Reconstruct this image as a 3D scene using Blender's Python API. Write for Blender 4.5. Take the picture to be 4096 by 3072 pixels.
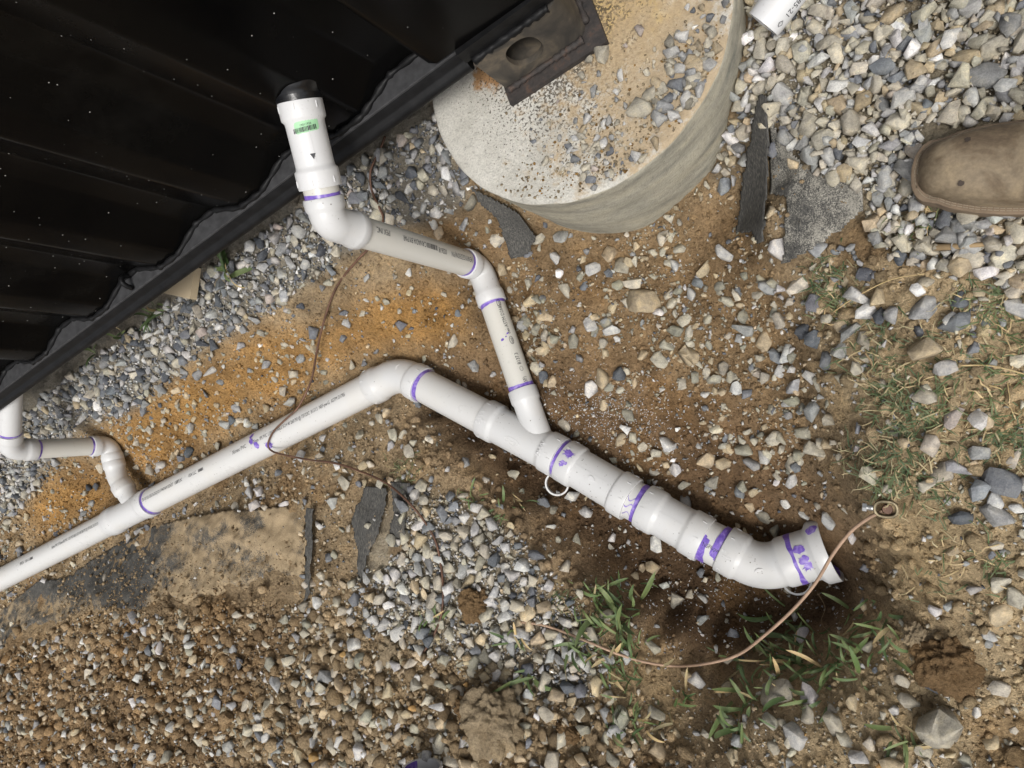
import bpy, bmesh, math, random
import numpy as np
from mathutils import Vector, Matrix
random.seed(7); RNG = np.random.default_rng(11)
S = bpy.context.scene
for o in list(bpy.data.objects): bpy.data.objects.remove(o)
COL = S.collection
# ------------------------------------------------------------------ camera
F = 2840.0; CZ = 1.2                       # focal length in photo pixels, camera height
NX, NY = 3710.0, 1605.0                    # where plumb lines converge in the photo
dn = np.array([(NX-2048)/F, -(NY-1536)/F, -1.0]); dn /= np.linalg.norm(dn); up = -dn
ex = np.array([1.0, 0, 0]); ex -= ex.dot(up)*up; ex /= np.linalg.norm(ex); ey = np.cross(up, ex)
M = np.array([ex, ey, up]); C0 = np.array([0, 0, CZ])
cam = bpy.data.cameras.new('camera'); cam.sensor_width = 36; cam.lens = 36*F/4096
cam.clip_start = 0.02; cam.clip_end = 300
co = bpy.data.objects.new('camera', cam); COL.objects.link(co)
co.matrix_world = Matrix.Translation((0, 0, CZ)) @ Matrix([list(r) for r in M]).to_4x4()
S.camera = co
S.render.resolution_x = 1024; S.render.resolution_y = 768
# ------------------------------------------------------------------ light
SUN_EL, SUN_AZ = math.radians(60), math.radians(-50)     # azimuth counter-clockwise from +X
W = bpy.data.worlds.new('World'); S.world = W; W.use_nodes = True
nt = W.node_tree; bg = nt.nodes['Background']
sky = nt.nodes.new('ShaderNodeTexSky'); sky.sky_type = 'NISHITA'; sky.sun_disc = False
sky.sun_elevation = SUN_EL; sky.sun_rotation = math.pi/2 - SUN_AZ
sky.air_density = 1.0; sky.dust_density = 5.0; sky.ozone_density = 1.0
hs = nt.nodes.new('ShaderNodeHueSaturation'); hs.inputs['Saturation'].default_value = 0.22
nt.links.new(sky.outputs[0], hs.inputs['Color']); nt.links.new(hs.outputs[0], bg.inputs[0])
bg.inputs[1].default_value = 0.13
sl = bpy.data.lights.new('sun', 'SUN'); sl.energy = 1.5; sl.angle = math.radians(16); sl.color = (1, 0.97, 0.92)
so = bpy.data.objects.new('sun', sl); COL.objects.link(so)
sd = Vector((math.cos(SUN_EL)*math.cos(SUN_AZ), math.cos(SUN_EL)*math.sin(SUN_AZ), math.sin(SUN_EL)))
so.rotation_euler = sd.to_track_quat('Z', 'Y').to_euler(); so.location = (0, 0, 6)
S.view_settings.view_transform = 'Standard'; S.view_settings.look = 'None'
S.view_settings.exposure = 0.16; S.view_settings.gamma = 1; S.view_settings.use_curve_mapping = False

# ------------------------------------------------------------------ pixel <-> place
def ray(px, py): return M @ np.array([(px-2048)/F, -(py-1536)/F, -1.0])
def pix(px, py, H):
    w = ray(px, py); return C0 + w*(H/-w[2])
def proj(P):
    v = (np.atleast_2d(P)-C0) @ M
    return 2048 + F*v[:, 0]/-v[:, 2], 1536 - F*v[:, 1]/-v[:, 2]
def vert_h(P, px2):                      # depth below camera at which the plumb line through P meets image column px2
    lo, hi = 0.3, 2.6
    g = lambda h: proj([P[0], P[1], CZ-h])[0][0]-px2
    for _ in range(50):
        m = (lo+hi)/2
        if g(lo)*g(m) <= 0: hi = m
        else: lo = m
    return lo
# ------------------------------------------------------------------ noise
def _hash(i, j, s):
    n = (i.astype(np.int64)*374761393 + j.astype(np.int64)*668265263 + s*974634777) & 0x7fffffff
    n = ((n ^ (n >> 13))*1274126177) & 0x7fffffff
    n = (n ^ (n >> 16)) & 0xffff
    return n/32767.5 - 1.0
def vnoise(x, y, s=0):
    i = np.floor(x); j = np.floor(y); u = x-i; v = y-j
    u = u*u*(3-2*u); v = v*v*(3-2*v)
    a = _hash(i, j, s); b = _hash(i+1, j, s); c = _hash(i, j+1, s); d = _hash(i+1, j+1, s)
    return (a*(1-u)+b*u)*(1-v) + (c*(1-u)+d*u)*v
def fbm(x, y, fr, octv, s=0, gain=0.5):
    t = 0; a = 1.0; n = 0
    for k in range(octv):
        t = t + a*vnoise(x*fr+17.3*k, y*fr-9.1*k, s+k); n += a; a *= gain; fr *= 2.03
    return t/n
# ------------------------------------------------------------------ materials
def nodes(name):
    m = bpy.data.materials.new(name); m.use_nodes = True
    t = m.node_tree; return m, t, t.nodes['Principled BSDF']
def N(t, typ, **kw):
    n = t.nodes.new(typ)
    for k, v in kw.items():
        if k in n.inputs: n.inputs[k].default_value = v
        else: setattr(n, k, v)
    return n
def coord(t, kind='Object'):
    return N(t, 'ShaderNodeTexCoord').outputs[kind]
def noise(t, vec, scale, detail=4, rough=0.55, dist=0):
    n = N(t, 'ShaderNodeTexNoise', Scale=scale, Detail=detail, Roughness=rough, Distortion=dist)
    t.links.new(vec, n.inputs['Vector']); return n.outputs[0]
def ramp(t, val, stops):
    r = N(t, 'ShaderNodeValToRGB'); e = r.color_ramp.elements
    while len(e) < len(stops): e.new(0.5)
    for k, (p, c) in enumerate(stops):
        e[k].position = p; e[k].color = (*c, 1) if not isinstance(c, (int, float)) else (c, c, c, 1)
    t.links.new(val, r.inputs[0]); return r.outputs[0]
def mixc(t, fac, a, b, mode='MIX'):
    n = N(t, 'ShaderNodeMix', data_type='RGBA', blend_type=mode)
    def put(v, s):
        if isinstance(v, (tuple, list)): s.default_value = (*v, 1)
        elif isinstance(v, (int, float)): s.default_value = v
        else: t.links.new(v, s)
    put(fac, n.inputs[0]); put(a, n.inputs[6]); put(b, n.inputs[7]); return n.outputs[2]
def bump(t, p, h, strength, dist=0.002):
    b = N(t, 'ShaderNodeBump', Strength=strength, Distance=dist)
    t.links.new(h, b.inputs['Height']); t.links.new(b.outputs[0], p.inputs['Normal'])
def simple(name, col, rough=0.5, var=0.15, sc=30, bsc=0, bst=0.3, metal=0, spec=0.5):
    m, t, p = nodes(name); v = coord(t)
    n = noise(t, v, sc, 5)
    c = mixc(t, 1.0, col, ramp(t, n, [(0.3, 1-var), (0.7, 1+var*0.6)]), 'MULTIPLY')
    t.links.new(c, p.inputs['Base Color']); p.inputs['Roughness'].default_value = rough
    p.inputs['Metallic'].default_value = metal; p.inputs['Specular IOR Level'].default_value = spec
    if bsc: bump(t, p, noise(t, v, bsc, 4), bst)
    return m
def earth(name, src):          # soil: colour comes from the attribute or the object, relief and grain from noise
    m, t, p = nodes(name)
    v = coord(t, 'Object')
    if src == 'attr': c0 = N(t, 'ShaderNodeAttribute', attribute_name='Col').outputs[0]
    else: c0 = N(t, 'ShaderNodeObjectInfo').outputs['Color']; v = N(t, 'ShaderNodeNewGeometry').outputs['Position']
    g1 = noise(t, v, 14, 6, 0.62); g2 = noise(t, v, 160, 5, 0.65); g3 = noise(t, v, 620, 3, 0.7)
    c = mixc(t, 1, c0, ramp(t, g1, [(0.25, (0.62, 0.58, 0.52)), (0.5, (1, 1, 1)), (0.75, (1.28, 1.22, 1.1))]), 'MULTIPLY')
    c = mixc(t, 1, c, ramp(t, g2, [(0.28, 0.55), (0.5, 1.0), (0.72, 1.3)]), 'MULTIPLY')
    c = mixc(t, 1, c, ramp(t, g3, [(0.25, 0.72), (0.5, 1.0), (0.8, 1.35)]), 'MULTIPLY')
    t.links.new(c, p.inputs['Base Color']); p.inputs['Roughness'].default_value = 0.95
    p.inputs['Specular IOR Level'].default_value = 0.15
    a = N(t, 'ShaderNodeMath', operation='MULTIPLY_ADD'); t.links.new(g2, a.inputs[0]); a.inputs[1].default_value = 1.6
    t.links.new(g3, a.inputs[2]); bump(t, p, a.outputs[0], 1.0, 0.006)
    return m
def rock(name, src):
    m, t, p = nodes(name); v = coord(t, 'Object')
    if src == 'attr': c0 = N(t, 'ShaderNodeAttribute', attribute_name='Col').outputs[0]
    else:
        c0 = N(t, 'ShaderNodeObjectInfo').outputs['Color']
        geo = N(t, 'ShaderNodeNewGeometry'); v = geo.outputs['Position']
    g1 = noise(t, v, 70, 5, 0.6, 0.4); g2 = noise(t, v, 420, 4, 0.7)
    c = mixc(t, 1, c0, ramp(t, g1, [(0.3, (0.66, 0.66, 0.68)), (0.5, (1, 1, 1)), (0.72, (1.35, 1.3, 1.2))]), 'MULTIPLY')
    c = mixc(t, 1, c, ramp(t, g2, [(0.25, 0.7), (0.5, 1.0), (0.78, 1.3)]), 'MULTIPLY')
    veins = N(t, 'ShaderNodeTexNoise', Scale=38.0, Detail=3.0, Roughness=0.5, Distortion=1.6)
    t.links.new(v, veins.inputs['Vector'])
    vm = ramp(t, veins.outputs[0], [(0.485, 0.0), (0.5, 0.14), (0.515, 0.0)])
    c = mixc(t, vm, c, (0.6, 0.58, 0.55))
    t.links.new(c, p.inputs['Base Color']); p.inputs['Roughness'].default_value = 0.82
    p.inputs['Specular IOR Level'].default_value = 0.3
    bump(t, p, g2, 0.55, 0.0025); return m
MAT = {}
MAT['soil'] = earth('soil', 'attr'); MAT['clod'] = earth('clod', 'obj')
MAT['rocks'] = rock('rocks', 'attr'); MAT['rock'] = rock('rock', 'obj')
def pvc(name, col, speck=0.5, rough=0.32):
    m, t, p = nodes(name); v = coord(t)
    n = noise(t, v, 9, 5, 0.6)
    c = mixc(t, ramp(t, n, [(0.5, 0.0), (0.78, 0.32)]), col, (0.62, 0.57, 0.48))
    vo = N(t, 'ShaderNodeTexVoronoi', Scale=95.0); t.links.new(v, vo.inputs['Vector'])
    big = noise(t, v, 14, 3)
    msk = N(t, 'ShaderNodeMath', operation='MULTIPLY')
    t.links.new(ramp(t, vo.outputs['Distance'], [(0.10, 1.0), (0.15, 0.0)]), msk.inputs[0])
    t.links.new(ramp(t, big, [(0.52, 0.0), (0.62, speck)]), msk.inputs[1])
    c = mixc(t, msk.outputs[0], c, (0.10, 0.08, 0.06))
    scr = N(t, 'ShaderNodeTexNoise', Scale=60.0, Detail=3.0, Roughness=0.7, Distortion=2.5); t.links.new(v, scr.inputs['Vector'])
    c = mixc(t, ramp(t, scr.outputs[0], [(0.62, 0.0), (0.7, 0.22)]), c, (0.35, 0.32, 0.28))
    t.links.new(c, p.inputs['Base Color'])
    t.links.new(ramp(t, n, [(0.3, rough-0.05), (0.8, rough+0.25)]), p.inputs['Roughness'])
    bump(t, p, noise(t, v, 45, 3), 0.06, 0.002); return m
MAT['pvc'] = pvc('pvc_white', (0.60, 0.60, 0.595), 0.8)
MAT['pvc_clean'] = pvc('pvc_clean', (0.64, 0.64, 0.64), 0.25)
MAT['pvc_pipe'] = pvc('pvc_pipe', (0.61, 0.605, 0.59), 0.7, 0.28)
MAT['pvc_cream'] = pvc('pvc_cream', (0.60, 0.585, 0.535), 0.3, 0.3)
def primer():
    m, t, p = nodes('purple_primer'); v = coord(t)
    n = noise(t, v, 55, 5, 0.6, 1.0)
    c = ramp(t, n, [(0.3, (0.10, 0.055, 0.33)), (0.52, (0.20, 0.12, 0.50)), (0.72, (0.42, 0.34, 0.66))])
    t.links.new(c, p.inputs['Base Color']); p.inputs['Roughness'].default_value = 0.3; return m
MAT['primer'] = primer()
MAT['ink'] = simple('ink', (0.025, 0.025, 0.03), 0.6, 0.3, 300)
MAT['ink_grey'] = simple('ink_grey', (0.05, 0.05, 0.055), 0.6, 0.3, 300)
def black_paint():
    m, t, p = nodes('black_paint'); v = coord(t)
    n = noise(t, v, 5, 5, 0.6)
    c = ramp(t, n, [(0.3, (0.0016, 0.0016, 0.0018)), (0.7, (0.0035, 0.0033, 0.003))])
    vo = N(t, 'ShaderNodeTexVoronoi', Scale=62.0); t.links.new(v, vo.inputs['Vector'])
    rnd = N(t, 'ShaderNodeSeparateColor'); t.links.new(vo.outputs['Color'], rnd.inputs[0])
    a = N(t, 'ShaderNodeMath', operation='GREATER_THAN'); t.links.new(rnd.outputs[0], a.inputs[0]); a.inputs[1].default_value = 0.66
    b = N(t, 'ShaderNodeMath', operation='MULTIPLY'); t.links.new(a.outputs[0], b.inputs[0])
    t.links.new(ramp(t, vo.outputs['Distance'], [(0.055, 1.0), (0.08, 0.0)]), b.inputs[1])
    c = mixc(t, b.outputs[0], c, (0.45, 0.44, 0.42))
    dust = ramp(t, noise(t, v, 2.2, 6, 0.7), [(0.55, 0.0), (0.8, 0.02)])
    c = mixc(t, dust, c, (0.4, 0.37, 0.32))
    t.links.new(c, p.inputs['Base Color'])
    t.links.new(ramp(t, n, [(0.3, 0.16), (0.7, 0.30)]), p.inputs['Roughness'])
    p.inputs['Specular IOR Level'].default_value = 0.085
    bump(t, p, noise(t, v, 90, 3), 0.05, 0.001); return m
MAT['black'] = black_paint()
MAT['rail'] = simple('rail_paint', (0.008, 0.008, 0.0085), 0.5, 0.5, 40, 160, 0.2, 0, 0.2)
MAT['flange'] = simple('flange_paint', (0.048, 0.048, 0.05), 0.7, 0.35, 60, 160, 0.2, 0, 0.2)
MAT['rubber'] = simple('black_rubber', (0.006, 0.006, 0.007), 0.28, 0.3, 30, 60, 0.5)
def casting_mat():
    m, t, p = nodes('dusty_casting'); v = coord(t)
    n = noise(t, v, 14, 5, 0.6, 0.6)
    c = ramp(t, n, [(0.3, (0.02, 0.02, 0.02)), (0.5, (0.06, 0.052, 0.042)), (0.66, (0.15, 0.12, 0.085)), (0.82, (0.20, 0.16, 0.11))])
    t.links.new(c, p.inputs['Base Color']); p.inputs['Roughness'].default_value = 0.6
    bump(t, p, noise(t, v, 130, 4), 0.25, 0.002); return m
MAT['casting'] = casting_mat()
def rust():
    m, t, p = nodes('rusty_steel'); v = coord(t)
    n = noise(t, v, 40, 6, 0.7)
    c = ramp(t, n, [(0.3, (0.016, 0.015, 0.015)), (0.55, (0.042, 0.034, 0.03)), (0.70, (0.085, 0.048, 0.032)), (0.82, (0.24, 0.10, 0.035))])
    t.links.new(c, p.inputs['Base Color']); p.inputs['Roughness'].default_value = 0.75
    bump(t, p, noise(t, v, 150, 4), 0.5, 0.003); return m
MAT['rust'] = rust()
def fabric(nm='geotextile', da=(0.22, 0.165, 0.10), db_=(0.37, 0.285, 0.18)):
    m, t, p = nodes(nm); v = coord(t)
    att = N(t, 'ShaderNodeAttribute', attribute_name='Dust').outputs['Fac']
    fib = N(t, 'ShaderNodeTexNoise', Scale=330.0, Detail=4.0, Roughness=0.7); 
    mp = N(t, 'ShaderNodeMapping'); mp.inputs['Scale'].default_value = (1, 0.35, 1); mp.inputs['Rotation'].default_value = (0, 0, 0.6)
    t.links.new(v, mp.inputs[0]); t.links.new(mp.outputs[0], fib.inputs['Vector'])
    base = ramp(t, fib.outputs[0], [(0.3, (0.035, 0.035, 0.035)), (0.55, (0.095, 0.092, 0.085)), (0.8, (0.24, 0.22, 0.185))])
    dn_ = noise(t, v, 12, 7, 0.7); gr = noise(t, v, 420, 3, 0.6)
    ad = N(t, 'ShaderNodeMath', operation='ADD'); t.links.new(dn_, ad.inputs[0]); t.links.new(att, ad.inputs[1])
    g4 = N(t, 'ShaderNodeMath', operation='MULTIPLY_ADD'); t.links.new(gr, g4.inputs[0]); g4.inputs[1].default_value = 0.55; t.links.new(ad.outputs[0], g4.inputs[2])
    msk = ramp(t, g4.outputs[0], [(0.86, 0.0), (1.12, 0.95)])
    dust = ramp(t, gr, [(0.3, tuple(1.2*k for k in da)), (0.7, tuple(1.25*k for k in db_))])
    c = mixc(t, msk, base, dust); t.links.new(c, p.inputs['Base Color'])
    p.inputs['Roughness'].default_value = 0.95; p.inputs['Specular IOR Level'].default_value = 0.1
    bump(t, p, fib.outputs[0], 0.5, 0.002); return m
MAT['fabric'] = fabric(); MAT['fabric_grey'] = fabric('grey_geotextile', (0.19, 0.18, 0.155), (0.34, 0.32, 0.275))
def concrete():
    m, t, p = nodes('pier_concrete'); v = coord(t)
    n = noise(t, v, 7, 6, 0.65); pits = N(t, 'ShaderNodeTexVoronoi', Scale=130.0); t.links.new(v, pits.inputs['Vector'])
    gr = noise(t, v, 260, 4, 0.7)
    c = ramp(t, n, [(0.3, (0.43, 0.41, 0.36)), (0.5, (0.55, 0.53, 0.475)), (0.7, (0.62, 0.60, 0.545))])
    c = mixc(t, 1, c, ramp(t, gr, [(0.3, 0.72), (0.5, 1.0), (0.75, 1.15)]), 'MULTIPLY')
    # rust stain and black spatter round the steel plate
    g = N(t, 'ShaderNodeVectorMath', operation='DISTANCE'); t.links.new(v, g.inputs[0]); g.inputs[1].default_value = (0.085, 0.115, 0.0)
    ad = N(t, 'ShaderNodeMath', operation='MULTIPLY_ADD'); t.links.new(noise(t, v, 16, 5, 0.7), ad.inputs[0]); ad.inputs[1].default_value = -0.26; t.links.new(g.outputs['Value'], ad.inputs[2])
    c = mixc(t, ramp(t, ad.outputs[0], [(-0.0, 0.85), (0.10, 0.0)]), c, (0.50, 0.34, 0.12))
    g2 = N(t, 'ShaderNodeVectorMath', operation='DISTANCE'); t.links.new(v, g2.inputs[0]); g2.inputs[1].default_value = (-0.125, 0.02, 0.0)
    a2 = N(t, 'ShaderNodeMath', operation='MULTIPLY_ADD'); t.links.new(noise(t, v, 25, 5, 0.7), a2.inputs[0]); a2.inputs[1].default_value = -0.16; t.links.new(g2.outputs['Value'], a2.inputs[2])
    c = mixc(t, ramp(t, a2.outputs[0], [(-0.02, 0.9), (0.02, 0.0)]), c, (0.33, 0.17, 0.06))
    g3 = N(t, 'ShaderNodeVectorMath', operation='DISTANCE'); t.links.new(v, g3.inputs[0]); g3.inputs[1].default_value = (0.0, -0.01, 0.0)
    sp = noise(t, v, 190, 3, 0.6)
    a3 = N(t, 'ShaderNodeMath', operation='MULTIPLY_ADD'); t.links.new(g3.outputs['Value'], a3.inputs[0]); a3.inputs[1].default_value = -1.15; t.links.new(sp, a3.inputs[2])
    c = mixc(t, ramp(t, a3.outputs[0], [(0.36, 0.0), (0.41, 0.88)]), c, (0.06, 0.048, 0.036))
    # soil dust on the outer third
    g5 = N(t, 'ShaderNodeVectorMath', operation='DISTANCE'); t.links.new(v, g5.inputs[0]); g5.inputs[1].default_value = (0.20, -0.14, 0.0)
    a5 = N(t, 'ShaderNodeMath', operation='MULTIPLY_ADD'); t.links.new(g5.outputs['Value'], a5.inputs[0]); a5.inputs[1].default_value = -1.1; t.links.new(noise(t, v, 26, 7, 0.75), a5.inputs[2])
    c = mixc(t, ramp(t, a5.outputs[0], [(0.22, 0.0), (0.38, 0.85)]), c, (0.42, 0.315, 0.19))
    ht = N(t, 'ShaderNodeSeparateXYZ'); t.links.new(v, ht.inputs[0])
    mp = N(t, 'ShaderNodeMapping'); mp.inputs['Scale'].default_value = (4, 4, 20); t.links.new(v, mp.inputs[0])
    st = noise(t, mp.outputs[0], 1.6, 6, 0.65)
    low = ramp(t, ht.outputs[2], [(0.0, 0.0), (0.004, 0.0)])
    side = N(t, 'ShaderNodeMath', operation='LESS_THAN'); t.links.new(ht.outputs[2], side.inputs[0]); side.inputs[1].default_value = -0.003
    sc = ramp(t, st, [(0.3, (0.23, 0.225, 0.19)), (0.48, (0.38, 0.355, 0.285)), (0.62, (0.47, 0.43, 0.33)), (0.8, (0.50, 0.39, 0.24))])
    c = mixc(t, side.outputs[0], c, sc)
    c = mixc(t, 1, c, ramp(t, noise(t, v, 90, 5, 0.75), [(0.3, 0.78), (0.5, 1.0), (0.75, 1.1)]), 'MULTIPLY')
    t.links.new(c, p.inputs['Base Color']); p.inputs['Roughness'].default_value = 0.9
    p.inputs['Specular IOR Level'].default_value = 0.2
    bump(t, p, gr, 0.6, 0.004); return m
MAT['concrete'] = concrete()
def leather():
    m, t, p = nodes('worn_leather'); v = coord(t)
    n = noise(t, v, 16, 6, 0.62, 0.8); g = noise(t, v, 180, 4, 0.6)
    c = ramp(t, n, [(0.3, (0.085, 0.058, 0.036)), (0.45, (0.16, 0.117, 0.072)), (0.55, (0.225, 0.175, 0.115)), (0.7, (0.31, 0.24, 0.15))])
    c = mixc(t, 1, c, ramp(t, g, [(0.3, 0.8), (0.7, 1.12)]), 'MULTIPLY')
    t.links.new(c, p.inputs['Base Color']); p.inputs['Roughness'].default_value = 0.7
    bump(t, p, g, 0.3, 0.001); return m
MAT['leather'] = leather()
MAT['stain'] = simple('oil_spot', (0.055, 0.04, 0.03), 0.7)
MAT['sole'] = simple('boot_sole', (0.20, 0.145, 0.095), 0.8, 0.3, 60, 200, 0.4)
MAT['thread'] = simple('stitching', (0.30, 0.25, 0.18), 0.8)
MAT['copper'] = simple('weathered_copper', (0.16, 0.085, 0.055), 0.5, 0.5, 25, 120, 0.2, 0.35)
MAT['copper_dusty'] = simple('dusty_copper', (0.40, 0.27, 0.185), 0.65, 0.35, 25, 120, 0.3, 0.1)
MAT['bronze'] = simple('bronze', (0.23, 0.19, 0.12), 0.45, 0.5, 80, 120, 0.3, 0.7)
MAT['zinc'] = simple('zinc_bolt', (0.55, 0.55, 0.54), 0.35, 0.3, 80, 0, 0, 0.9)
def wood():
    m, t, p = nodes('pine_board'); v = coord(t)
    mp = N(t, 'ShaderNodeMapping'); mp.inputs['Scale'].default_value = (2, 30, 30); t.links.new(v, mp.inputs[0])
    w = N(t, 'ShaderNodeTexWave', wave_type='RINGS', Scale=6.0, Distortion=2.0); w.rings_direction = 'X'; t.links.new(mp.outputs[0], w.inputs['Vector'])
    c = ramp(t, w.outputs[0], [(0.2, (0.52, 0.42, 0.28)), (0.7, (0.62, 0.53, 0.38)), (0.95, (0.42, 0.31, 0.18))])
    t.links.new(c, p.inputs['Base Color']); p.inputs['Roughness'].default_value = 0.8; return m
MAT['wood'] = wood()
def leafm(name, a, b):
    m, t, p = nodes(name); geo = N(t, 'ShaderNodeNewGeometry')
    n = noise(t, geo.outputs['Position'], 22, 4); oi = N(t, 'ShaderNodeObjectInfo')
    c = mixc(t, ramp(t, n, [(0.3, 0.0), (0.7, 1.0)]), a, b)
    c = mixc(t, 1, c, ramp(t, oi.outputs['Random'], [(0, (0.75, 0.8, 0.8)), (1, (1.25, 1.15, 1.0))]), 'MULTIPLY')
    t.links.new(c, p.inputs['Base Color']); p.inputs['Roughness'].default_value = 0.55
    p.inputs['Specular IOR Level'].default_value = 0.3
    p.inputs['Transmission Weight'].default_value = 0.0
    p.inputs['Subsurface Weight'].default_value = 0.15; p.inputs['Subsurface Radius'].default_value = (0.002, 0.004, 0.001)
    return m
MAT['leaf'] = leafm('leaf_green', (0.075, 0.13, 0.045), (0.17, 0.21, 0.10))
MAT['grass'] = leafm('grass_green', (0.06, 0.10, 0.04), (0.13, 0.16, 0.075))
MAT['straw'] = leafm('straw', (0.36, 0.28, 0.15), (0.50, 0.41, 0.25))
MAT['root'] = simple('root', (0.34, 0.24, 0.13), 0.9)
MAT['sticker'] = simple('green_sticker', (0.34, 0.62, 0.36), 0.5, 0.05)

# ------------------------------------------------------------------ object helpers
def tag(o, label=None, cat=None, group=None, kind=None):
    if label: o['label'] = label
    if cat: o['category'] = cat
    if group: o['group'] = group
    if kind: o['kind'] = kind
    return o
def thing(name, loc, label, cat, group=None):
    o = bpy.data.objects.new(name, None); o.empty_display_size = 0.02; COL.objects.link(o); o.location = loc
    return tag(o, label, cat, group)
def link(name, me, mat=None, parent=None):
    if mat is not None and not me.materials: me.materials.append(MAT[mat])
    o = bpy.data.objects.new(name, me); COL.objects.link(o)
    if parent is not None:
        o.parent = parent
        p = parent; off = Vector((0, 0, 0))
        while p is not None: off += p.location; p = p.parent
        o.location = -off           # meshes are written in world coordinates
    return o
def mesh(V, Fc, smooth=False, name='m'):
    me = bpy.data.meshes.new(name); me.from_pydata([tuple(map(float, v)) for v in V], [], [tuple(map(int, f)) for f in Fc]); me.update()
    if smooth: me.polygons.foreach_set('use_smooth', [True]*len(me.polygons))
    return me
def recenter(o):                    # move a world-coordinate top-level mesh's origin to its own place
    me = o.data; n = len(me.vertices); a = np.empty(n*3, np.float32); me.vertices.foreach_get('co', a); a = a.reshape(-1, 3)
    c = a.mean(0); c[2] = a[:, 2].min(); me.vertices.foreach_set('co', (a-c).ravel()); o.location = c + np.array(o.location); me.update(); return o
def from_arrays(V, T, cols=None, smooth=False, name='m'):
    me = bpy.data.meshes.new(name); nv, nf = len(V), len(T); k = T.shape[1]
    me.vertices.add(nv); me.vertices.foreach_set('co', np.ascontiguousarray(V, np.float32).ravel())
    me.loops.add(nf*k); me.loops.foreach_set('vertex_index', np.ascontiguousarray(T, np.int32).ravel())
    me.polygons.add(nf); me.polygons.foreach_set('loop_start', np.arange(0, nf*k, k, dtype=np.int32))
    me.polygons.foreach_set('loop_total', np.full(nf, k, np.int32))
    if smooth: me.polygons.foreach_set('use_smooth', np.ones(nf, bool))
    me.update(calc_edges=True)
    if cols is not None:
        a = me.attributes.new('Col', 'FLOAT_COLOR', 'POINT')
        a.data.foreach_set('color', np.c_[cols, np.ones(len(cols))].astype(np.float32).ravel())
    return me
def nrm(v): v = np.asarray(v, float); return v/np.linalg.norm(v)
def frame(d):
    d = nrm(d); z = np.array([0, 0, 1.0])
    if abs(d[2]) > 0.95: z = nrm(C0 - np.array([-0.9, 0.3, 0.0])); 
    U = nrm(z-d*z.dot(d)); return d, U, np.cross(d, U)
def lathe(a, b, prof, n=40, caps=True):
    """surface of revolution: prof = [(distance from a along a->b, radius)]"""
    a = np.asarray(a, float); d, U, V = frame(np.asarray(b)-a); vs = []; fs = []
    for s, r in prof:
        for k in range(n):
            t = 2*math.pi*k/n; vs.append(a+d*s+(U*math.cos(t)+V*math.sin(t))*r)
    m = len(prof)
    for i in range(m-1):
        for k in range(n):
            fs.append((i*n+k, i*n+(k+1) % n, (i+1)*n+(k+1) % n, (i+1)*n+k))
    if caps:
        fs.append(tuple(range(n-1, -1, -1))); fs.append(tuple(range((m-1)*n, m*n)))
    return vs, fs
def sweep(path, radii, n=36, caps=True):
    P = [np.asarray(p, float) for p in path]; m = len(P); vs = []; fs = []
    d0, U, V = frame(P[1]-P[0])
    for i in range(m):
        d = nrm((P[min(i+1, m-1)]-P[max(i-1, 0)])); U = nrm(U-d*U.dot(d)); V = np.cross(d, U)
        r = radii[i] if hasattr(radii, '__len__') else radii
        for k in range(n):
            t = 2*math.pi*k/n; vs.append(P[i]+(U*math.cos(t)+V*math.sin(t))*r)
    for i in range(m-1):
        for k in range(n): fs.append((i*n+k, i*n+(k+1) % n, (i+1)*n+(k+1) % n, (i+1)*n+k))
    if caps: fs.append(tuple(range(n-1, -1, -1))); fs.append(tuple(range((m-1)*n, m*n)))
    return vs, fs
def join(*parts):
    V = []; Fs = []
    for v, f in parts:
        b = len(V); V += list(v); Fs += [tuple(i+b for i in q) for q in f]
    return V, Fs
def sharp(me, ang=38):
    me.polygons.foreach_set('use_smooth', [True]*len(me.polygons))
    try: me.set_sharp_from_angle(angle=math.radians(ang))
    except Exception: pass
    return me
def box(c, ax, ay, az, sx, sy, sz):
    c = np.asarray(c, float); vs = []
    for i in (-1, 1):
        for j in (-1, 1):
            for k in (-1, 1): vs.append(c+np.asarray(ax)*sx*i/2+np.asarray(ay)*sy*j/2+np.asarray(az)*sz*k/2)
    return vs, [(0, 1, 3, 2), (4, 6, 7, 5), (0, 4, 5, 1), (2, 3, 7, 6), (0, 2, 6, 4), (1, 5, 7, 3)]
def spline(pts, n=12):
    P = [np.asarray(p, float) for p in pts]; P = [2*P[0]-P[1]]+P+[2*P[-1]-P[-2]]; out = []
    for i in range(1, len(P)-2):
        for k in range(n):
            t = k/n; a, b, c, d = P[i-1], P[i], P[i+1], P[i+2]
            out.append(0.5*((2*b)+(-a+c)*t+(2*a-5*b+4*c-d)*t*t+(-a+3*b-3*c+d)*t**3))
    out.append(P[-2]); return out

# ------------------------------------------------------------------ what lies where: masks drawn over the photo's area
MX0, MY0, MS, MWd, MHt = -800, -800, 10, 600, 480
def polymask(polys, blur=4):
    yy, xx = np.mgrid[0:MHt, 0:MWd]; X = MX0+xx*MS; Y = MY0+yy*MS; m = np.zeros((MHt, MWd))
    for pl in polys:
        ins = np.zeros(X.shape, bool); n = len(pl)
        for i in range(n):
            x1, y1 = pl[i]; x2, y2 = pl[(i+1) % n]
            if y1 == y2: continue
            c = ((Y >= y1) != (Y >= y2)) & (X < (x2-x1)*(Y-y1)/(y2-y1)+x1); ins ^= c
        m = np.maximum(m, ins)
    for _ in range(2):
        if blur:
            k = np.ones(2*blur+1)/(2*blur+1)
            m = np.apply_along_axis(lambda r: np.convolve(np.pad(r, blur, 'edge'), k, 'valid'), 0, m)
            m = np.apply_along_axis(lambda r: np.convolve(np.pad(r, blur, 'edge'), k, 'valid'), 1, m)
    return m
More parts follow.
